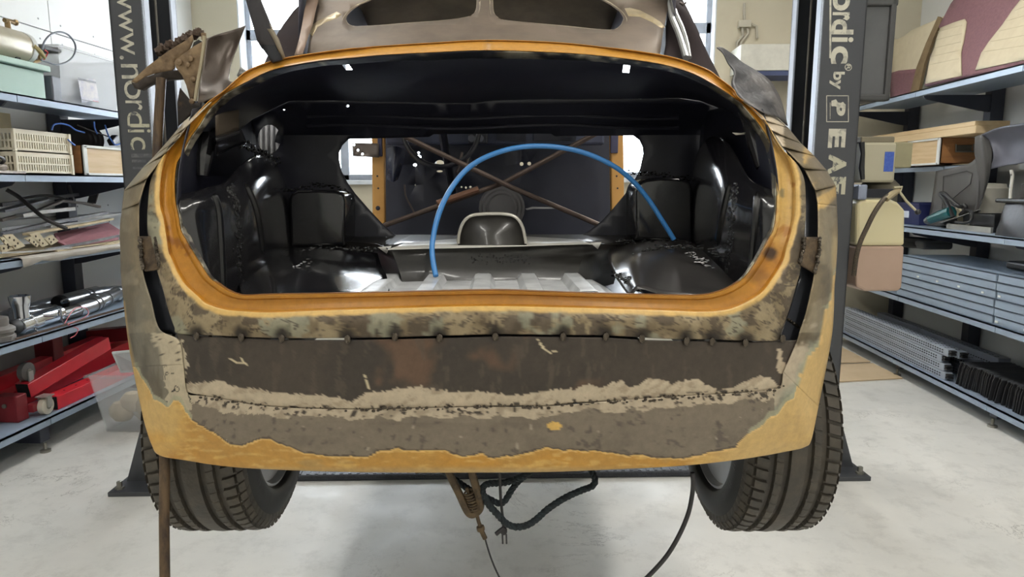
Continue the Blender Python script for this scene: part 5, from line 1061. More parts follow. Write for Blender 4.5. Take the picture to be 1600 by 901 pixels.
bar([Wx(0,330,-3.0), Wx(40,320,-3.0), Wx(70,312,-3.0)], .06, .012, 'trim_strip', M_greytrim, 'wide blue grey strip at the back corner of the heap')
bar([Wx(0,320,-3.04), Wx(60,312,-3.04), Wx(140,301,-3.04)], .03, .02, 'trim_strip', mat('dull_dark_trim', (86, 86, 90), .5), 'dull dark strip along the wall behind the heap')
obj('rubber_strip', MB().tube([Wx(*p) for p in crs([(10,296,-2.9),(30,308,-2.86),(50,325,-2.80),(70,341,-2.74),(90,351,-2.69),(104,357,-2.67)], 5)], .011, 8), mat('rubber_black', (0,0,0)), label='curved black rubber strip draped over the trim heap', cat='rubber strip')
obj('rubber_strip', MB().tube([Wx(*p) for p in crs([(32,310,-2.98),(60,306,-2.98),(84,306,-2.98),(110,314,-2.98)], 5)], .008, 8), mat('rubber_black', (0,0,0)), label='short black rubber strip behind the peaked brown strip', cat='rubber strip')
bar([Wx(143,317,-3.05), Wx(151,291,-3.08)], .05, .014, 'wooden_batten', mat('dark_slat', (58, 54, 54), .6), 'dark slat standing at the far end of the trim heap', 'slat')
bar([Wx(108,289,-3.05), Wx(115,313,-3.03)], .016, .01, 'steel_rod', mat('dull_dark_trim', (0,0,0)), 'thin dark rod standing upright behind the trim heap', 'rod')
M_hole = mat('hole_dark', (60, 52, 44), .8)
for pts, hl, lb in (([(6,368),(20,366),(40,384),(24,390)], [(15,371),(22,375),(28,380),(24,384)], 'perforated cream hinge plate near the frame edge, on the heap'), ([(40,373),(50,369),(62,380),(58,386)], [(46,375),(53,378),(56,382)], 'small perforated cream plate between two larger ones'), ([(46,366),(60,362),(76,382),(66,386)], [(56,369),(62,375),(67,380)], 'slanted cream angle plate in the middle of the brackets'), ([(70,373),(82,367),(92,376),(80,383)], [(77,373),(84,374),(80,378)], 'perforated cream plate touching the maroon door card'), ([(0,384),(12,382),(22,389),(4,395)], [(6,388),(13,387)], 'cream plate lying lowest at the corner of the heap'), ([(0,371),(6,370),(20,384),(14,387)], [(6,376),(12,382)], 'narrow grey cream angle plate at the corner of the heap')):
    X = -2.70; P = [Wx(x, y, X+.0) for x, y in pts]; r_ = thing('bracket_plate', lb, 'bracket', np.mean(P, 0)-np.array((0, 0, .02)))
    b = MB(); b.prism(P, (-.01, 0, .003)); obj('plate', b, M_perf, r_, smooth=0)
    for (x, y) in hl: obj('hole', MB().lathe([(.006, 0), (.005, .001)], Wx(x, y, X+.0008), (1, 0, 0), 8), M_hole, r_)

# -- fourth tier: exhaust pipes and a chrome pump
def pipe(pts, r, name, m, label, n=16, sub=()):
    P = crs([Wx(*p) for p in pts], 6); t = thing(name, label, 'pipe', (P[:, 0].mean(), P[:, 1].mean(), Z4)); obj('tube', MB().tube(P, r, n), m, t)
    for (f, rr, ln) in sub:
        i = int(f*(len(P)-2)); d = (P[i+1]-P[i])/np.linalg.norm(P[i+1]-P[i]); obj('band', MB().tube([P[i]-d*ln/2, P[i]+d*ln/2], rr, n), m, t)
    settle(t, Z4); return t
pipe([(-40,486,-3.0),(0,476,-3.0),(40,463,-3.0),(80,453,-3.0),(149,437,-3.0)], .036, 'exhaust_pipe', M_pipe, 'straight grey exhaust tube at the back of the pipe tier', sub=[(.42, .04, .02)])
pipe([(20,475,-2.92),(60,471,-2.92),(88,468,-2.92)], .033, 'exhaust_pipe', M_pipe, 'short exhaust tube ending at the dark clamp', sub=[(.9, .037, .03)])
t = pipe([(94,468,-2.90),(120,461,-2.90),(142,456,-2.90),(165,451,-2.90),(200,450,-2.90)], .040, 'exhaust_pipe', M_pipe, 'wide exhaust pipe with flared sleeve behind the bent silencer', sub=[(.45, .046, .02), (.6, .048, .08)])
obj('clamp', MB().lathe([(.046, 0), (.05, .01), (.05, .03), (.046, .04)], Wx(90, 469, -2.90), (0, 1, .08), 18), mat('dark_clamp', (48, 48, 50), .4, .6), t); obj('clamp_bolt', MB().lathe([(.012, 0), (.012, .03), (.006, .045)], Wx(96, 466, -2.84), (1, 0, .2), 8), M_chrome, t)
pipe([(92,500,-2.76),(106,496,-2.76),(121,492,-2.76)], .036, 'exhaust_pipe', mat('sooty_pipe', (96, 94, 90), .4, .6), 'short sooty pipe stub between chrome silencer and bent elbow')
pipe([(121,491,-2.76),(138,486,-2.76),(156,478,-2.77),(170,471,-2.80),(182,464,-2.86)], .040, 'exhaust_pipe', M_pipe, 'bent exhaust elbow with ribbed collar near the shelf edge', sub=[(.40, .045, .016), (.48, .045, .016), (.75, .044, .05)])
pipe([(145,462,-2.84),(172,460,-2.84),(184,462,-2.84)], .03, 'exhaust_pipe', M_pipe, 'stub of grey pipe behind the bent elbow')
pipe([(52,506,-2.76),(72,500,-2.76),(92,494,-2.76)], .045, 'exhaust_silencer', M_chrome, 'polished chrome silencer cylinder on the pipe tier', 22, sub=[(.02, .047, .015), (.98, .047, .015)])
pipe([(46,477,-2.72),(80,478,-2.72),(105,477,-2.72),(128,469,-2.73),(134,470,-2.74),(139,474,-2.76)], .0085, 'thin_tube', M_chrome, 'thin silver tube bent at its end above the silencer', 10)
pipe([(-20,506,-2.84),(0,501,-2.84),(24,495,-2.84)], .03, 'exhaust_pipe', M_chrome, 'short chrome tube end behind the fuel pump')
t = thing('chrome_pump', 'chrome pump with round cup standing at the edge of the pipe tier', 'pump', Wx(35, 521, -2.70))
obj('cup', MB().lathe([(.035, 0), (.037, .05), (.044, .07), (.05, .10), (.050, .115), (.042, .118), (.03, .10)], Wx(34, 499, -2.72), n=24), M_chrome, t)
obj('pump_body', MB().lathe([(.03, 0), (.042, .005), (.042, .06), (.036, .066), (.036, .085), (.043, .09), (.043, .14)], Wx(28, 514, -2.71), (0, 1, .08), 24), M_chrome, t)
obj('end_cap', MB().lathe([(.034, 0), (.038, .01), (.038, .05), (.03, .055)], Wx(15, 516, -2.71), (0, 1, .08), 20), M_blackp, t)
for px in (52, 95): obj('pump_bracket', MB().tube([Wx(px, 494-(px-52)*.25, -2.72), Wx(px+2, 515-(px-52)*.25, -2.69), Wx(px+7, 521-(px-52)*.28, -2.67)], .005, 6), M_chrome, t)
settle(t, Z4)
t = thing('electric_motor', 'dusty grey round motor at the near end of the pipe tier', 'motor', (-2.72, 3.19, Z4))
obj('motor_drum', MB().lathe([(.05, 0), (.075, .004), (.08, .02), (.08, .03), (.072, .034), (.072, .045), (.08, .05), (.08, .065), (.07, .075), (.055, .08), (.055, .12), (.02, .13)], (-2.72, 3.19, Z4), n=26), mat('dusty_motor', (132, 128, 124), .5, .3), t)
obj('wire', MB().tube([Wx(*p) for p in crs([(100,507,-2.66),(112,487,-2.70),(122,480,-2.71),(134,481,-2.70),(138,490,-2.68),(126,499,-2.66),(106,506,-2.64),(116,511,-2.62),(122,514,-2.60),(118,523,-2.598),(110,528,-2.60)], 4)], .0028, 6), mat('pink_wire', (196, 104, 112), .5), label='thin pink wire trailing over the edge below the silencer', cat='wire')
bar([(-2.655, 3.18, Z4+.005), (-2.655, 3.7, Z4+.005), (-2.655, 4.2, Z4+.005)], .012, .01, 'steel_rod', mat('rusty_rod', (96, 78, 66), .6, .3), 'thin rusty rod lying along the edge of the pipe tier', 'rod')

# -- lowest tier: legs of a red workshop hoist
def caster(t, c, ax=(1, 0, 0), up=1, r=.043, col=(96, 94, 92)):
    c = np.array(c, float); ax = np.array(ax, float)
    obj('caster_wheel', MB().lathe([(r*.5, -.018), (r*.8, -.016), (r, -.014), (r, .014), (r*.8, .016), (r*.5, .018)], c, ax, 24), mat('caster_%d' % col[0], col, .5), t)
    obj('caster_hub', MB().lathe([(.012, -.022), (.016, -.021), (.016, .021), (.012, .022)], c, ax, 12), M_bolt, t)
    fk = MB()
    for s_ in (-1, 1): p = c+ax*s_*.024; fk.box((-.004, -.016, -.004), (.004, .016, r+.012), at=p) if up < 0 else fk.box((-.004, -.016, -r-.012), (.004, .016, .004), at=p)
    fk.box((-.03, -.032, 0), (.03, .032, .006), at=c+np.array((0, 0, (r+.008) if up < 0 else (-r-.014)))); obj('caster_fork', fk, mat('caster_zinc', (176, 176, 172), .35, .6), t, smooth=0)
def beam(label, p, q, w_, h, m=None, holes=0, open_end=True):
    p = np.array(p, float); q = np.array(q, float); t = thing('hoist_beam', label, 'hoist beam', (p[0], (p[1]+q[1])/2, min(p[2], q[2])), group='red hoist beams')
    d = (q-p)/np.linalg.norm(q-p); sd = np.cross(d, (0, 0, 1.)); sd /= np.linalg.norm(sd); up = np.cross(sd, d)
    V = []
    for e in (p, q):
        for a, c_ in ((-1, 0), (1, 0), (1, 1), (-1, 1)): V.append(e+sd*a*w_/2+up*c_*h)
    b = MB(); b.add(V, [(0, 1, 5, 4), (1, 2, 6, 5), (2, 3, 7, 6), (3, 0, 4, 7), (4, 5, 6, 7)]); obj('channel', b, m or M_red, t, smooth=0, bevel=.003)
    b = MB(); i = .004; b.add([p+d*.002+sd*a*(w_/2-i)+up*c_ for a, c_ in ((-1, i), (1, i), (1, h-i), (-1, h-i))], [(0, 1, 2, 3)]); obj('open_end', b, M_dark, t, smooth=0)
    for k in range(holes): obj('bolt_hole', MB().lathe([(.006, 0), (.005, .0008)], p+d*(.12+k*.1)+up*(h)+sd*.0, up, 8), M_dark, t)
    return t
Y = lambda px, py, X: Wx(px, py, X)[1]
b1 = beam('red hoist beam with a row of bolt holes, nearest the shelf edge on the lowest tier', (-2.70, 3.47, Z5), (-2.72, 4.75, Z5), .085, .075, holes=6)
b2 = beam('red hoist beam with upturned dark caster, lying on the holed beam', (-2.80, 3.42, Z5+.085), (-2.76, 4.06, Z5+.20), .08, .08)
caster(b2, (-2.80, 3.45, Z5+.085+.135), up=1, r=.05)
b3 = beam('red hoist beam behind, partly hidden by the one carrying the upturned caster', (-2.93, 3.40, Z5), (-2.93, 4.9, Z5+.06), .09, .10)
b4 = beam('red hoist beam against the wall with a large caster near the frame edge', (-3.03, 3.24, Z5+.08), (-3.03, 4.6, Z5+.13), .08, .085)
caster(b4, (-2.99, 3.30, Z5+.225), up=1, r=.055)
t = thing('hoist_caster_block', 'dark red hoist foot block with white rimmed caster on the lowest tier', 'hoist foot', (-2.76, 3.30, Z5))
obj('foot_block', bx((-2.84, 3.26, Z5), (-2.715, 3.335, Z5+.14)), M_dred, t, smooth=0, bevel=.006); obj('axle_arm', bx((-2.735, 3.335, Z5+.03), (-2.69, 3.41, Z5+.07)), M_dred, t, smooth=0, bevel=.003)
obj('block_bolt', MB().lathe([(.012, 0), (.012, .006)], (-2.78, 3.259, Z5+.09), (0, -1, 0), 8), M_bolt, t)
caster(t, (-2.675, 3.405, Z5+.045), (1, 0, 0), up=-1, r=.045, col=(206, 198, 180))
obj('hoist_post', bx((-3.1, 3.90, Z5), (-2.98, 3.99, Z5+.42)), M_dred, label='dark red square post standing upright behind the hoist beams', cat='post', smooth=0, bevel=.004)
beam('dark red box beam crossing the far end of the lowest tier', (-3.1, 4.42, Z5+.15), (-2.68, 4.44, Z5+.19), .09, .09, M_dred)
# -- floor by the rack
M_tub = mat('clear_tub', (226, 230, 232), .25, alpha=.20, col2=(206, 210, 214), scale=5)
t = thing('clear_tub', 'clear plastic tub of brown paper scraps on the floor beside the rack', 'tub', (-2.36, 3.78, 0))
obj('tub_body', bin_open((-2.56, 3.60, 0), (-2.14, 4.02, .335), .045, .004, .018), M_tub, t, smooth=0)
for k in range(9): obj('paper_scrap', MB().ball((-2.46+.028*k+random.uniform(-.02, .02), 3.72+.04*(k % 3), .10+.02*(k % 4)), .075, 10, sq=(1, .8, random.uniform(.6, 1.1))), mat('scrap_%d' % (k % 3), [(196, 178, 148), (206, 196, 180), (150, 138, 118)][k % 3], .7, bump=.6, bscale=20), t)
t = thing('tub_cover', 'frosted tub lid tilted behind the tub of paper scraps', 'lid', (-2.40, 4.1, .30))
a = [Wx(177,551,-2.42), Wx(230,546,-2.2), Wx(232,578,-2.2), Wx(190,580,-2.42)]
b = MB(); b.prism(a, (0, .012, .004)); obj('lid_panel', b, mat('frosted_lid', (226, 228, 228), .35, alpha=.8), t, smooth=0)
b = MB(); b.tube(a, .009, 8, closed=True); obj('lid_rim', b, mat('frosted_rim', (232, 234, 234), .3), t)
t = thing('clear_tub', 'empty clear plastic tub standing behind the tub of scraps', 'tub', (-2.36, 4.35, 0))
obj('tub_body', bin_open((-2.56, 4.14, 0), (-2.14, 4.56, .30), .045, .004, .018), M_tub, t, smooth=0)

# ------------------------------------------------------------------ rack on the lettered column's side
M_cloth = mat('maroon_seat_cloth', (128, 92, 96), .85, col2=(112, 78, 84), scale=60, amt=.7, bump=.12, bscale=140)
M_tan = mat('tan_seat_cloth', (204, 192, 164), .8, col2=(192, 178, 150), scale=14, bump=.06)
def RP(px, py, x0, z0, k):                              # plane x = x0 + k (z - z0)
    d = ray(px, py); t_ = (x0+k*(EYE-z0)-_c[0])/(d[0]-k*d[2]); return _c+d*t_
def plane_plate(poly, f, off, step=14):
    P, T = cdt(poly, (), step); b = MB(); b.add([np.array(f(x, y))+np.array(off) for x, y in P], T); return b
f1 = lambda x, y: RP(x, y, 2.84, R1, .12); f2 = lambda x, y: RP(x, y, 2.70, R1, .36)
t = thing('seat_cover', 'tan seat cover panel with maroon lower edge, half behind the control box', 'seat cover', (2.9, 5.9, R1))
obj('cover_panel', plane_plate([(1392,60),(1400,63),(1412,57),(1424,48),(1480,24),(1484,25),(1470,50),(1450,92),(1432,152),(1392,162)], f1, (0, 0, 0)), M_tan, t, solid=.025)
obj('lower_band', plane_plate([(1392,115),(1405,111),(1438,108),(1430,151),(1392,161)], f1, (-.006, 0, 0)), M_cloth, t, solid=.004)
settle(t, R1+.012)
t = thing('seat_cover', 'large maroon seat cover with two tan inserts leaning on the wall above the shelf boards', 'seat cover', (2.85, 4.7, R1))
obj('cover_panel', plane_plate([(1465,58),(1484,22),(1492,12),(1504,6),(1525,-2),(1600,-32),(1680,-60),(1680,102),(1600,121),(1500,138),(1443,150),(1452,104),(1462,82),(1467,62)], f2, (0, 0, 0)), M_cloth, t, solid=.03)
for poly, lb in (([(1469,60),(1490,52),(1507,47),(1510,52),(1506,78),(1501,100),(1502,136),(1446,147),(1453,108),(1460,90),(1464,74)], None), ([(1680,-20),(1610,10),(1594,20),(1582,35),(1566,58),(1545,84),(1533,102),(1524,128),(1600,114),(1680,95)], None)):
    pp = obj('tan_insert', plane_plate(poly, f2, (-.008, 0, 0), 12), M_tan, t, solid=.008)
    for k in range(5):
        if poly[0][0] < 1500: q = [(1466-4*k, 66+13*k), (1485-2*k, 61+13*k), (1504-1.2*k, 57+13*k)]
        else: q = [(1586-13*k, 36+16*k), (1630, 20+17*k), (1680, 2+18*k)]
        obj('quilt_seam', MB().tube([np.array(f2(x, y))+np.array((-.0085, 0, 0)) for x, y in q], .0016, 5), mat('seam_tan', (196, 183, 154), .8), pp)
settle(t, R1+.012)
b = plane_plate([(1474,26),(1481,30),(1466,62),(1452,102),(1443,146),(1429,150),(1440,106),(1455,68)], f1, (-.02, 0, 0), 10); b.f = b.f
obj('seat_foam', b, mat('foam_brown', (126, 106, 76), .9, col2=(92, 76, 52), scale=14), label='brown padded edge strip of a seat between the two covers', cat='padding', smooth=0, solid=.02)
# planks over the wooden box
for k, (x0, x1, y0, z0, z1, lb) in enumerate(((2.755, 2.99, 4.63, R2+.188, R2+.236, 'thick pale plank with rough sawn end, lower of two on the wooden box'), (2.765, 2.985, 4.66, R2+.238, R2+.268, 'thin pale plank lying on the thick one over the wooden box'))):
    obj('wood_plank', bx((x0, y0, z0), (x1, 6.1, z1)), mat('plank_wood', (214, 190, 150), .6, col2=(190, 156, 110), scale=3, stretch=(8, .7, 8), bump=.1), label=lb, cat='plank', group='planks on the wooden box', smooth=0, bevel=.003)
woodbox('wooden box with white edging and metal handle, under the two planks', (2.77, 5.04, R2+.001), (3.085, 5.47, R2+.186), -1)
quad([np.array((2.85, 4.78, R2+.001)), np.array((2.85, 5.02, R2+.001)), np.array((2.88, 5.02, R2+.001)), np.array((2.88, 4.78, R2+.001))], .006, 'paint_stick', M_wood, 'short pale stick lying on the shelf edge before the handled box', 'stick')
# grey inner fender panel
M_fen = mat('grey_moulding', (84, 83, 82), .55, col2=(72, 70, 69), scale=7)
t = thing('fender_liner', 'large curved grey plastic panel standing behind the circular saw', 'car panel', (2.9, 4.8, R3))
def wpatch(rows, n=6, m=6):
    G = np.array([crs(np.array(r, float), n) for r in rows]); G = crs(G.reshape(len(rows), -1), m).reshape(-1, G.shape[1], 3); b = MB(); b.grid([[Wx(*p) for p in r] for r in G]); return b
obj('shield', wpatch([[(1462,270,2.80),(1490,264,2.78),(1514,258,2.76),(1524,250,2.74)],[(1458,300,2.80),(1488,298,2.79),(1516,296,2.77),(1530,290,2.76)],[(1453,330,2.79),(1484,330,2.80),(1512,330,2.80),(1528,324,2.80)],[(1448,355,2.78),(1478,356,2.80),(1506,352,2.82),(1522,344,2.82)]]), M_fen, t, solid=.006)
obj('curved_neck', wpatch([[(1523,216,2.70),(1533,214,2.69),(1546,222,2.74)],[(1522,240,2.72),(1536,240,2.71),(1550,240,2.75)],[(1524,254,2.74),(1538,262,2.73),(1548,266,2.76)],[(1528,290,2.76),(1538,292,2.77),(1543,290,2.79)],[(1520,345,2.82),(1526,340,2.82),(1530,330,2.82)]]), M_fen, t, solid=.006)
obj('wing', wpatch([[(1532,214,2.70),(1560,203,2.72),(1600,196,2.74),(1640,186,2.76)],[(1546,226,2.74),(1566,222,2.78),(1600,218,2.80),(1640,210,2.82)],[(1552,246,2.75),(1570,246,2.80),(1600,244,2.82),(1640,240,2.84)],[(1546,268,2.76),(1570,262,2.80),(1600,258,2.83),(1640,252,2.85)]]), mat('wing_blue_grey', (106, 108, 120), .5), t, solid=.006)
obj('pressed_line', MB().tube([Wx(*p) for p in ((1471,345,2.788),(1474,278,2.785),(1510,270,2.757),(1519,274,2.75),(1516,290,2.757),(1482,318,2.785))], .003, 6), mat('pressed_dark', (62, 62, 62), .6), t)
settle(t, R3)
t = thing('circular_saw', 'teal and black circular saw lying on the shelf before the grey panel', 'saw', Wx(1480, 358, 2.70)*np.array((1, 1, 0))+np.array((0, 0, R3)))
M_teal = mat('tool_teal', (24, 94, 98), .35, coat=.3)
P = [Wx(1450,353,2.70), Wx(1468,346,2.72), Wx(1486,340,2.74)]
obj('motor_housing', MB().tube(P, [.028, .036, .04], 10), M_teal, t); obj('end_cap', MB().tube([Wx(1446,355,2.69), Wx(1452,352,2.70)], [.022, .029], 10), mat('tool_grey', (96, 100, 104), .4), t)
obj('handle', MB().tube([Wx(*p) for p in crs([(1488,348,2.74),(1482,334,2.73),(1474,320,2.72),(1468,312,2.72),(1475,312,2.73),(1485,322,2.74),(1498,332,2.76),(1505,330,2.77),(1508,336,2.78),(1500,345,2.78)], 4)], .014, 8), M_blackp, t)
obj('blade_guard', MB().lathe([(.02, -.02), (.085, -.02), (.09, -.012), (.09, .012), (.085, .02), (.02, .02)], Wx(1500, 345, 2.84), (.8, -.5, .2), 26), mat('guard_cream', (200, 190, 160), .45), t)
obj('saw_shoe', MB().prism([Wx(1468,358,2.68), Wx(1530,337,2.80), Wx(1532,339,2.92), Wx(1475,358,2.92)], (0, 0, .004)), mat('shoe_steel', (172, 172, 170), .35, .6), t, smooth=0)
obj('cord', MB().tube([Wx(*p) for p in crs([(1508,336,2.78),(1518,342,2.74),(1516,354,2.70),(1506,358,2.70),(1492,356,2.71)], 5)], .009, 8), M_blackp, t)
settle(t, R3)
obj('plastic_drum', MB().lathe([(.09, 0), (.10, .01), (.10, .27), (.09, .28), (.085, .30), (.02, .305)], (2.98, 4.78, R3+.001), n=28), mat('drum_cream', (208, 204, 190), .4), label='cream plastic drum behind the grey panel and the black tray', cat='drum')
obj('white_board', bx((2.90, 4.10, 1.50), (2.91, 4.40, 1.55)), mat('white_board', (226, 230, 232), .5), label='white card standing high above the black bag', cat='card', smooth=0)
t = thing('parts_tray', 'black tray with bare steel edge between circular saw and black bag', 'tray', (2.84, 4.52, R3))
obj('tray_body', bin_open((2.76, 4.36, R3+.001), (3.05, 4.62, R3+.10), .01, .006, .0), M_blackp, t, smooth=0); obj('steel_edge', bx((2.725, 4.33, R3), (2.74, 4.80, R3+.035)), mat('bare_edge', (170, 168, 162), .4, .5), t, smooth=0)
t = thing('seat_support', 'dark upright seat frame with pale perforated edge rail behind the black bag', 'seat frame', (2.85, 4.2, R3))
obj('frame_panel', bx((2.86, 3.95, R3), (2.90, 4.31, R3+.30)), mat('frame_dark', (58, 54, 48), .6), t, smooth=0, bevel=.006)
obj('edge_rail', MB().tube([Wx(*p) for p in ((1580,266,2.80),(1582,274,2.80),(1579,300,2.80),(1577,330,2.78),(1579,342,2.78),(1575,360,2.76))], .010, 8), mat('rail_pale', (190, 188, 180), .4, .4), t)
for y in (273, 340): obj('rail_hole', MB().lathe([(.006, 0), (.004, .001)], Wx(1580, y, 2.787), (-1, 0, 0), 8), M_dark, t)
t = thing('tool_bag', 'black nylon bag on the shelf at the picture edge', 'bag', (2.75, 4.02, R3))
b = MB(); rows = []
for k, z in enumerate(np.linspace(0, .2, 7)):
    s_ = 1-.25*(k/6)**2; rows.append([(2.75+.11*s_*math.copysign(abs(math.cos(a))**.6, math.cos(a))+.008*math.sin(5*a+k), 4.02+.19*s_*math.copysign(abs(math.sin(a))**.6, math.sin(a)), R3+z) for a in np.linspace(0, 2*math.pi, 28)])
b.grid(rows); b.add(rows[-1][:-1], [tuple(range(27))]); obj('bag_body', b, mat('nylon_black', (38, 40, 46), .45, bump=.3, bscale=12), t); obj('bag_flap', bx((2.64, 3.86, R3+.19), (2.86, 4.19, R3+.215)), M_blackp, t, smooth=0, bevel=.01)
t = thing('parts_bin', 'dark blue plastic bin with a white label, beside the oil tank', 'bin', (2.85, 5.28, R3))
obj('bin_body', bin_open((2.72, 5.15, R3+.001), (3.06, 5.5, R3+.15), .02, .005, .008), mat('bin_navy', (36, 44, 92), .45), t, smooth=0)
obj('bin_label', bx((2.726, 5.30, R3+.05), (2.73, 5.46, R3+.10)), mat('label_white', (216, 222, 234), .5), t, smooth=0)
obj('bin_tool', MB().tube([Wx(1434,322,2.78), Wx(1428,335,2.76)], .006, 6), M_whitef, t)
# under-shelf clutter on the board stack
obj('air_hose', MB().tube([(2.86+.10*math.cos(a)+.002*a, 5.42+.14*math.sin(a), .935+.016*(a/6.283)) for a in np.linspace(0, 6.283*4, 120)], .014, 8), M_blackp, label='coiled black hose on the board stack behind the oil tank', cat='hose')
obj('grey_hood', MB().box((2.80, 5.2, .93), (3.02, 5.34, .99)), mat('hood_grey', (86, 88, 92), .5), label='grey moulding beside the coiled hose on the board stack', cat='moulding', smooth=0, bevel=.02)
obj('power_tool_case', MB().box((2.80, 3.92, .902), (3.05, 4.28, .950)), M_blackp, label='black tool case on the board stack under the nylon bag', cat='case', smooth=0, bevel=.015)
# spare boards: every board on its own
H_ = .0495
for st_, (y0, y1) in enumerate(((4.06, 5.16), (2.95, 4.045))):
    for k in range(6):
        lb = 'spare blue grey shelf board, %s of the %s stack' % (['lowest', 'second up', 'third up', 'fourth up', 'fifth up', 'topmost'][k], ['farther six-board', 'nearer six-board'][st_])
        z = R4+k*H_+.001; b = MB(); o_ = .004*math.sin(k*2.3+st_); x0 = 2.615+o_
        t = thing('shelf_board', lb, 'shelf board', (2.85, (y0+y1)/2, z), group='spare shelf boards')
        b.box((x0, y0, z), (x0+.010, y1, z+H_-.002)); b.box((x0, y0, z+H_-.010), (3.08, y1, z+H_-.002)); b.box((3.07, y0, z), (3.08, y1, z+H_-.002)); b.box((x0+.01, y0, z), (x0+.03, y1, z+.006))
        obj('pressed_board', b, M_shelf, t, smooth=0, bevel=.0015)
        if k in ((3, 0) if st_ else (3,)):
            for q in range(5): yy = y0+.1+q*.24; obj('clip', bx((x0-.004, yy, z+.012), (x0+.001, yy+.022, z+.024)), M_whitef, t, smooth=0)
# perforated uprights on the lowest tier
def upright(label, x, y0, y1, z, h=.052, w_=.05, dark=False, rot=0):
    t = thing('perforated_upright', label, 'rack upright', (x+w_/2, (y0+y1)/2, z), group='spare perforated uprights')
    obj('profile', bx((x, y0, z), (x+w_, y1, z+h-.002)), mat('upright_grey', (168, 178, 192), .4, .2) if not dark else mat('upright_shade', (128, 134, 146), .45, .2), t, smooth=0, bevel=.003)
    sl = MB(); n = int((y1-y0-.1)/.028)
    for k in range(n):
        yy = y0+.05+k*.028
        for zz in (z+.014, z+.030): sl.box((x-.0008, yy, zz), (x+.001, yy+.016, zz+.007))
        if k % 2 == 0:
            for xx in (x+.012, x+.03): sl.box((xx, yy, z+h-.003), (xx+.008, yy+.016, z+h-.0012))
    obj('slot', sl, M_dark, t, smooth=0, kind='stuff')
    for zz in (.012, .030): obj('end_lug', bx((x+.004, y0-.03, z+zz), (x+w_-.006, y0, z+zz+.014)), M_blackp, t, smooth=0, bevel=.004)
    return t
for k in range(4): upright('grey perforated upright at the shelf edge, %s of the front pile' % ['bottom', 'second up', 'third up', 'top'][k], 2.635+.004*(k % 2), 4.50+.03*(k % 3), 6.1, R5+.001+k*.0525)
upright('single grey perforated upright lying just behind the front pile', 2.70, 4.48, 6.1, R5+.15, dark=False)
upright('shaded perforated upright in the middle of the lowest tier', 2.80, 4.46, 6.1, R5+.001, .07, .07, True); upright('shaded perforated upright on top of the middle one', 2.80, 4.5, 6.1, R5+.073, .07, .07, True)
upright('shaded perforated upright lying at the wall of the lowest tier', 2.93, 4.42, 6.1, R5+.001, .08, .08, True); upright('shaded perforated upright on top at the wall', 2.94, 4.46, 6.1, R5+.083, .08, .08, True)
# black shelf brackets standing in a row
pr = [(0, 0), (.012, -.004), (.05, 0), (.38, 0), (.38, .07), (.30, .155), (.04, .155), (.008, .148), (0, .12)]
_on = 'first second third fourth fifth sixth seventh eighth ninth tenth eleventh twelfth thirteenth fourteenth fifteenth sixteenth seventeenth eighteenth nineteenth'.split()
def ORD(n): return _on[n-1] if n < 20 else ({20: 'twentieth', 30: 'thirtieth', 40: 'fortieth'}[n] if n % 10 == 0 else {2: 'twenty', 3: 'thirty', 4: 'forty'}[n//10]+'-'+_on[n % 10-1])
bk0 = None
for k in range(44):
    y = 4.40-.0195*k; lean = .16+.07*math.sin(k*.4)
    lb = '%s black shelf bracket of the standing row, counted from the perforated uprights' % ORD(k+1)
    if bk0 is None:
        bk0 = thing('shelf_bracket', lb, 'bracket', (2.65, y, R5), group='black shelf brackets in a row')
        b = MB(); b.prism([(2.65+a, y, R5+c_+.004) for a, c_ in pr], (0, .005, 0)); obj('bracket_plate', b, mat('bracket_black', (44, 45, 48), .45), bk0, smooth=0, bevel=.0015)
        b = MB(); b.box((2.655, y-.003, R5+.15), (2.97, y+.008, R5+.157)); obj('top_flange', b, mat('bracket_edge', (70, 72, 76), .4, .3), bk0, smooth=0)
        bk0.rotation_euler = (lean, 0, 0)
    else: dup(bk0, (2.65+random.uniform(-.004, .012)+.012*((k//7) % 2), y, R5), rot=(lean, 0, random.uniform(-.012, .012)), label=lb)
for k, (p, lb) in enumerate((([(2.10,4.86),(2.62,4.98),(2.60,5.40),(2.0,5.3)], 'brown cardboard sheet flat on the floor, nearer of two by the rack'), ([(2.05,5.34),(2.60,5.44),(2.58,5.98),(1.9,5.9)], 'brown cardboard sheet flat on the floor, farther of two by the rack'))):
    b = MB(); b.prism([(x, y, .002+.003*k) for x, y in p], (0, 0, .008)); obj('cardboard_sheet', b, mat('cardboard', (206, 184, 152), .8, col2=(190, 166, 132), scale=4), label=lb, cat='cardboard', smooth=0)

# ------------------------------------------------------------------ power unit with its oil tank on the lettered column
t = thing('power_unit', 'beige lift power unit over a translucent tank of pinkish oil on the column', 'power unit', C(1368, 455, 3.3), car=True)
def cbx(p, q, v0, v1): a = C(*p, v0); e = C(*q, v0); return bx((a[0], v0, e[2]), (e[0], v1, a[2]))
M_pu = mat('motor_beige', (166, 160, 138), .45, col2=(154, 148, 126), scale=4)
obj('motor_box', cbx((1342,222), (1390,285), 3.20, 3.42), M_pu, t, smooth=0, bevel=.012)
obj('terminal_box', cbx((1392,222), (1416,262), 3.20, 3.36), mat('terminal_olive', (140, 134, 104), .5), t, smooth=0, bevel=.006)
obj('top_cap', cbx((1338,213), (1390,223), 3.21, 3.41), mat('cap_brown', (120, 112, 92), .5), t, smooth=0, bevel=.006)
obj('rating_sticker', cbx((1375,237), (1387,268), 3.1985, 3.2), mat('sticker_blue', (44, 74, 160), .4, col2=(80, 110, 180), scale=90, amt=.5), t, smooth=0)
obj('motor_base', MB().lathe([(.07, 0), (.085, .01), (.085, .035), (.06, .06)], C(1366, 300, 3.31), n=26), mat('base_brown', (98, 92, 76), .5), t)
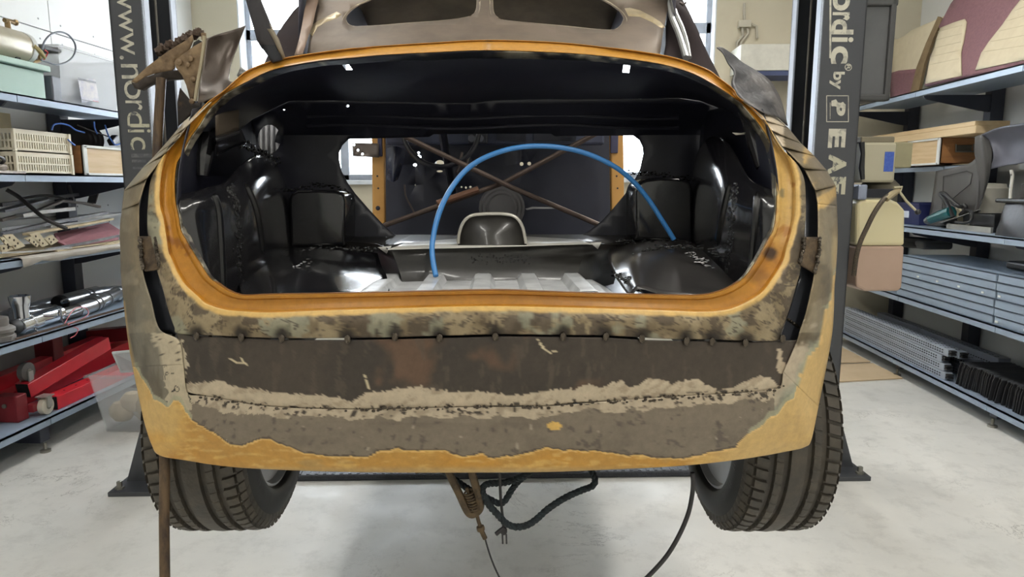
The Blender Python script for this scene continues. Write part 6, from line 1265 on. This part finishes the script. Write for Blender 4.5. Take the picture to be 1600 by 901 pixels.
obj('valve_block', cbx((1346,295), (1388,309), 3.21, 3.40), mat('block_dark', (44, 46, 54), .45, .3), t, smooth=0, bevel=.004); obj('pressure_valve', cbx((1334,288), (1347,312), 3.19, 3.26), mat('valve_blue_grey', (150, 158, 178), .35, .5), t, smooth=0, bevel=.008)
obj('side_fitting', MB().tube([C(1338,222,3.2), C(1340,240,3.2), C(1338,262,3.2), C(1340,280,3.2)], [.014, .010, .014, .010], 8), M_blackp, t)
def tank(poly, m, nm, dv=0):
    b = MB(); F0 = np.array([C(x, y, 3.20) for x, y in poly]); b.prism(F0+np.array((0, dv, 0)), (0, .24-2*dv, 0)); b.f = [f[::-1] for f in b.f]; return obj(nm, b, m, t, smooth=0, bevel=.018 if not dv else .01)
M_tk = bpy.data.materials.new('tank_translucent'); M_tk.use_nodes = True; _b = M_tk.node_tree.nodes['Principled BSDF']
_b.inputs['Base Color'].default_value = lin((208, 198, 160)); _b.inputs['Roughness'].default_value = .35; _b.inputs['Subsurface Weight'].default_value = .3; _b.inputs['Subsurface Radius'].default_value = (.06, .05, .03)
M_oil = mat('oil_pinkish', (172, 146, 128), .35, col2=(160, 134, 116), scale=4)
tank([(1331,318),(1338,311),(1384,311),(1396,316),(1407,328),(1406,384),(1330,384)], M_tk, 'tank_body'); tank([(1330,384),(1406,384),(1402,450),(1396,455),(1344,455),(1330,448)], M_oil, 'tank_oil')
obj('oil_hose', MB().tube([C(*p) for p in crs([(1384,303,3.14),(1372,312,3.13),(1358,332,3.12),(1346,356,3.12),(1336,378,3.12),(1330,400,3.12),(1326,430,3.14)], 5)], .011, 10), mat('hose_braid', (60, 52, 44), .5, .2, col2=(96, 84, 66), scale=160, amt=.8), t)
obj('hose_fitting', MB().tube([C(1376,311,3.13), C(1386,303,3.14), C(1396,297,3.16)], [.014, .016, .012], 8), mat('fitting_buff', (170, 156, 124), .4, .4), t); obj('valve_lever', MB().tube([C(1388,293,3.15), C(1401,292,3.15), C(1398,300,3.15), C(1408,314,3.14), C(1422,328,3.13)], .006, 8), mat('lever_pale', (186, 178, 150), .4, .3), t); obj('lever_knob', MB().ball(C(1426, 331, 3.13), .014, 12), M_blackp, t)

_mx = min(v.co.x for o in t.children for v in o.data.vertices)+ORG[t.name][0][0]
if _mx < 1.680: t.location = Vector(RF @ (ORG[t.name][0]+np.array((1.680-_mx, 0, 0))))
# ------------------------------------------------------------------ hose in the boot, ropes, cables and the pole
obj('air_line', MB().tube([C(*p) for p in crs([(681,431,1.60),(677,410,1.62),(675,388,1.64),(677,370,1.66),(682,346,1.68),(692,318,1.70),(708,290,1.72),(730,264,1.74),(760,245,1.75),(800,232,1.76),(840,228,1.77),(880,231,1.78),(920,241,1.79),(960,260,1.80),(990,284,1.81),(1015,314,1.82),(1035,345,1.82),(1047,364,1.82),(1053,374,1.82)], 5)], .0066, 12), mat('air_line_blue', (58, 126, 190), .35, coat=.2, col2=(50, 116, 180), scale=30), label='bright blue plastic hose arching across the open boot', cat='hose', car=True)
M_rope = mat('rope_dark_teal', (36, 46, 50), .8, col2=(20, 24, 27), scale=90, amt=.9, bump=.6, bscale=120)
def rope(pts, r, name, m, label, cat, parent=None, twist=True):
    P = crs([C(*p) for p in pts], 9); b = MB()
    if twist:
        T = np.gradient(P, axis=0); T /= np.linalg.norm(T, axis=1)[:, None]; L_ = np.concatenate([[0], np.cumsum(np.linalg.norm(np.diff(P, axis=0), axis=1))])
        n = max(8, int(L_[-1]/.004)); u = np.linspace(0, L_[-1], n); P2 = np.stack([np.interp(u, L_, P[:, k]) for k in range(3)], 1)
        T = np.gradient(P2, axis=0); T /= np.linalg.norm(T, axis=1)[:, None]; a = np.cross(T, (0, 1, 0.)); a /= np.linalg.norm(a, axis=1)[:, None]+1e-9; c_ = np.cross(T, a)
        for s_ in range(3):
            ph = 2*math.pi*s_/3+u/.03*2*math.pi; b.tube(P2+(a*np.cos(ph)[:, None]+c_*np.sin(ph)[:, None])*r*.5, r*.56, 6)
    else: b.tube(P, r, 10)
    return obj(name, b, m, parent, label=label, cat=cat, car=True)
rope([(690,728,1.46),(697,739,1.45),(715,752,1.44),(733,764,1.43),(754,774,1.42),(768,781,1.42),(780,786,1.42),(789,782,1.42),(799,766,1.43),(810,752,1.45),(827,738,1.47),(834,728,1.48)], .0074, 'rope', M_rope, 'short loop of dark teal rope under the tail, crossing the brake clevis', 'rope')
rope([(838,728,1.46),(820,742,1.45),(802,750,1.44),(785,754,1.43),(766,755,1.42),(756,759,1.41),(754,769,1.40),(763,787,1.40),(778,804,1.40),(792,818,1.40),(808,823,1.40),(824,820,1.41),(838,811,1.42),(856,795,1.43),(882,778,1.44),(908,766,1.45),(924,760,1.46),(930,751,1.46),(926,739,1.47),(920,728,1.48)], .0078, 'rope', M_rope, 'long dark teal rope hanging in a deep swag below the tail', 'rope')
t = thing('hanging_cord', 'thin dark cord ending in a knot with two prongs below the tail', 'cord', C(787, 850, 1.40), car=True)
obj('cord', MB().tube([C(*p, 1.415) for p in crs([(780,726),(781,745),(782,773),(784,795),(786,812),(787,828)], 5)], [.0032]*25+[.0045], 8), MC['rubber_black'], t)
kn = MB(); kn.ball(C(787,829,1.412), .0085, 10, sq=(1, 1, 1.1)); kn.tube([C(775,834,1.408), C(781,829,1.408), C(788,824,1.41)], .0052, 8); obj('knot', kn, MC['rubber_black'], t, kind=None)
for x in (785, 791): obj('prong', MB().tube([C(x,834,1.412), C(x+.5,849,1.412)], .0021, 6), MC['rubber_black'], t)
M_rst = mat('clevis_rust', (92, 76, 54), .6, .3, col2=(54, 44, 34), scale=40, amt=.9, bump=.4, bscale=90)
t = thing('brake_clevis', 'rusty forked brake clevis with spring and wire hanging below the tail', 'brake linkage', C(760, 900, 1.39), car=True)
obj('fork', MB().tube([C(*p, 1.40) for p in crs([(698,728),(706,748),(718,772),(728,794),(735,803),(744,801),(750,793),(749,780),(743,758),(737,738),(734,726)], 4)], .0088, 8), M_rst, t)
sp_ = [(731+10*k/60*1.05, 768+28*k/60) for k in range(61)]
P = []
for k in range(121):
    u = k/120; c0 = C(731+11*u, 767+29*u, 1.40); a = u*2*math.pi*7; P.append(c0+np.array((.0085*math.cos(a), .0085*math.sin(a), .003*math.cos(a))))
obj('spring', MB().tube(P, .0024, 6), M_rst, t)
obj('spring_core', MB().tube([C(729,762,1.40), C(742,798,1.40)], .0035, 8), M_rst, t)
obj('threaded_rod', MB().tube([C(744,800,1.40), C(748,815,1.40), C(752,826,1.40)], .0042, 8), M_rst, t); obj('adjusting_nut', MB().lathe([(.003, -.006), (.0085, -.005), (.0092, 0), (.0085, .005), (.003, .006)], C(751,825,1.40), (.25, 0, -1), 10), M_rst, t); obj('sleeve', MB().tube([C(752,828,1.40), C(758,841,1.40)], .0055, 8), M_rst, t)
obj('brake_wire', MB().tube([C(*p, 1.40) for p in crs([(757,838),(761,852),(766,868),(773,886),(781,903),(790,920),(800,940)], 4)], .0021, 6), M_blackp, t)
pts = [C(*p, v) for p, v in (((1082,738),1.46),((1083,755),1.46),((1081,776),1.46),((1075,803),1.45),((1061,836),1.44),((1041,869),1.43),((1013,900),1.42),((985,926),1.42),((950,955),1.42))]
e = pts[-1]; pts += [np.array((e[0]-.05, e[1]-.02, e[2]*.55)), np.array((e[0]-.02, e[1]-.05, .05)), np.array((e[0]+.1, e[1]-.1, .008)), np.array((e[0]+.3, e[1]-.1, .008))]
obj('brake_cable', MB().tube(crs(pts, 7), .0052, 10), MC['rubber_black'], label='black ribbed cable hanging in a curve beside the lettered side tyre', cat='cable', car=True)
a, m1, e = C(252, 122, 1.675), C(246, 232, 1.655), C(257, 716, 1.455)
e2 = C(257.5, 901, 1.395); d = e2-C(256.5, 800, 1.425); e3 = e2+d*((0-e2[2])/d[2])
obj('prop_pole', MB().tube(crs([a, m1, C(243, 380, 1.60), C(250, 560, 1.52), e, C(256.5, 800, 1.425), e2, e3], 8), .0108, 12), mat('pole_brown', (92, 72, 48), .55, .1, col2=(52, 38, 28), scale=14, amt=1, stretch=(4, 4, 1), bump=.15), label='long brown pole standing on the floor under the torn fender bracket', cat='pole', car=True)
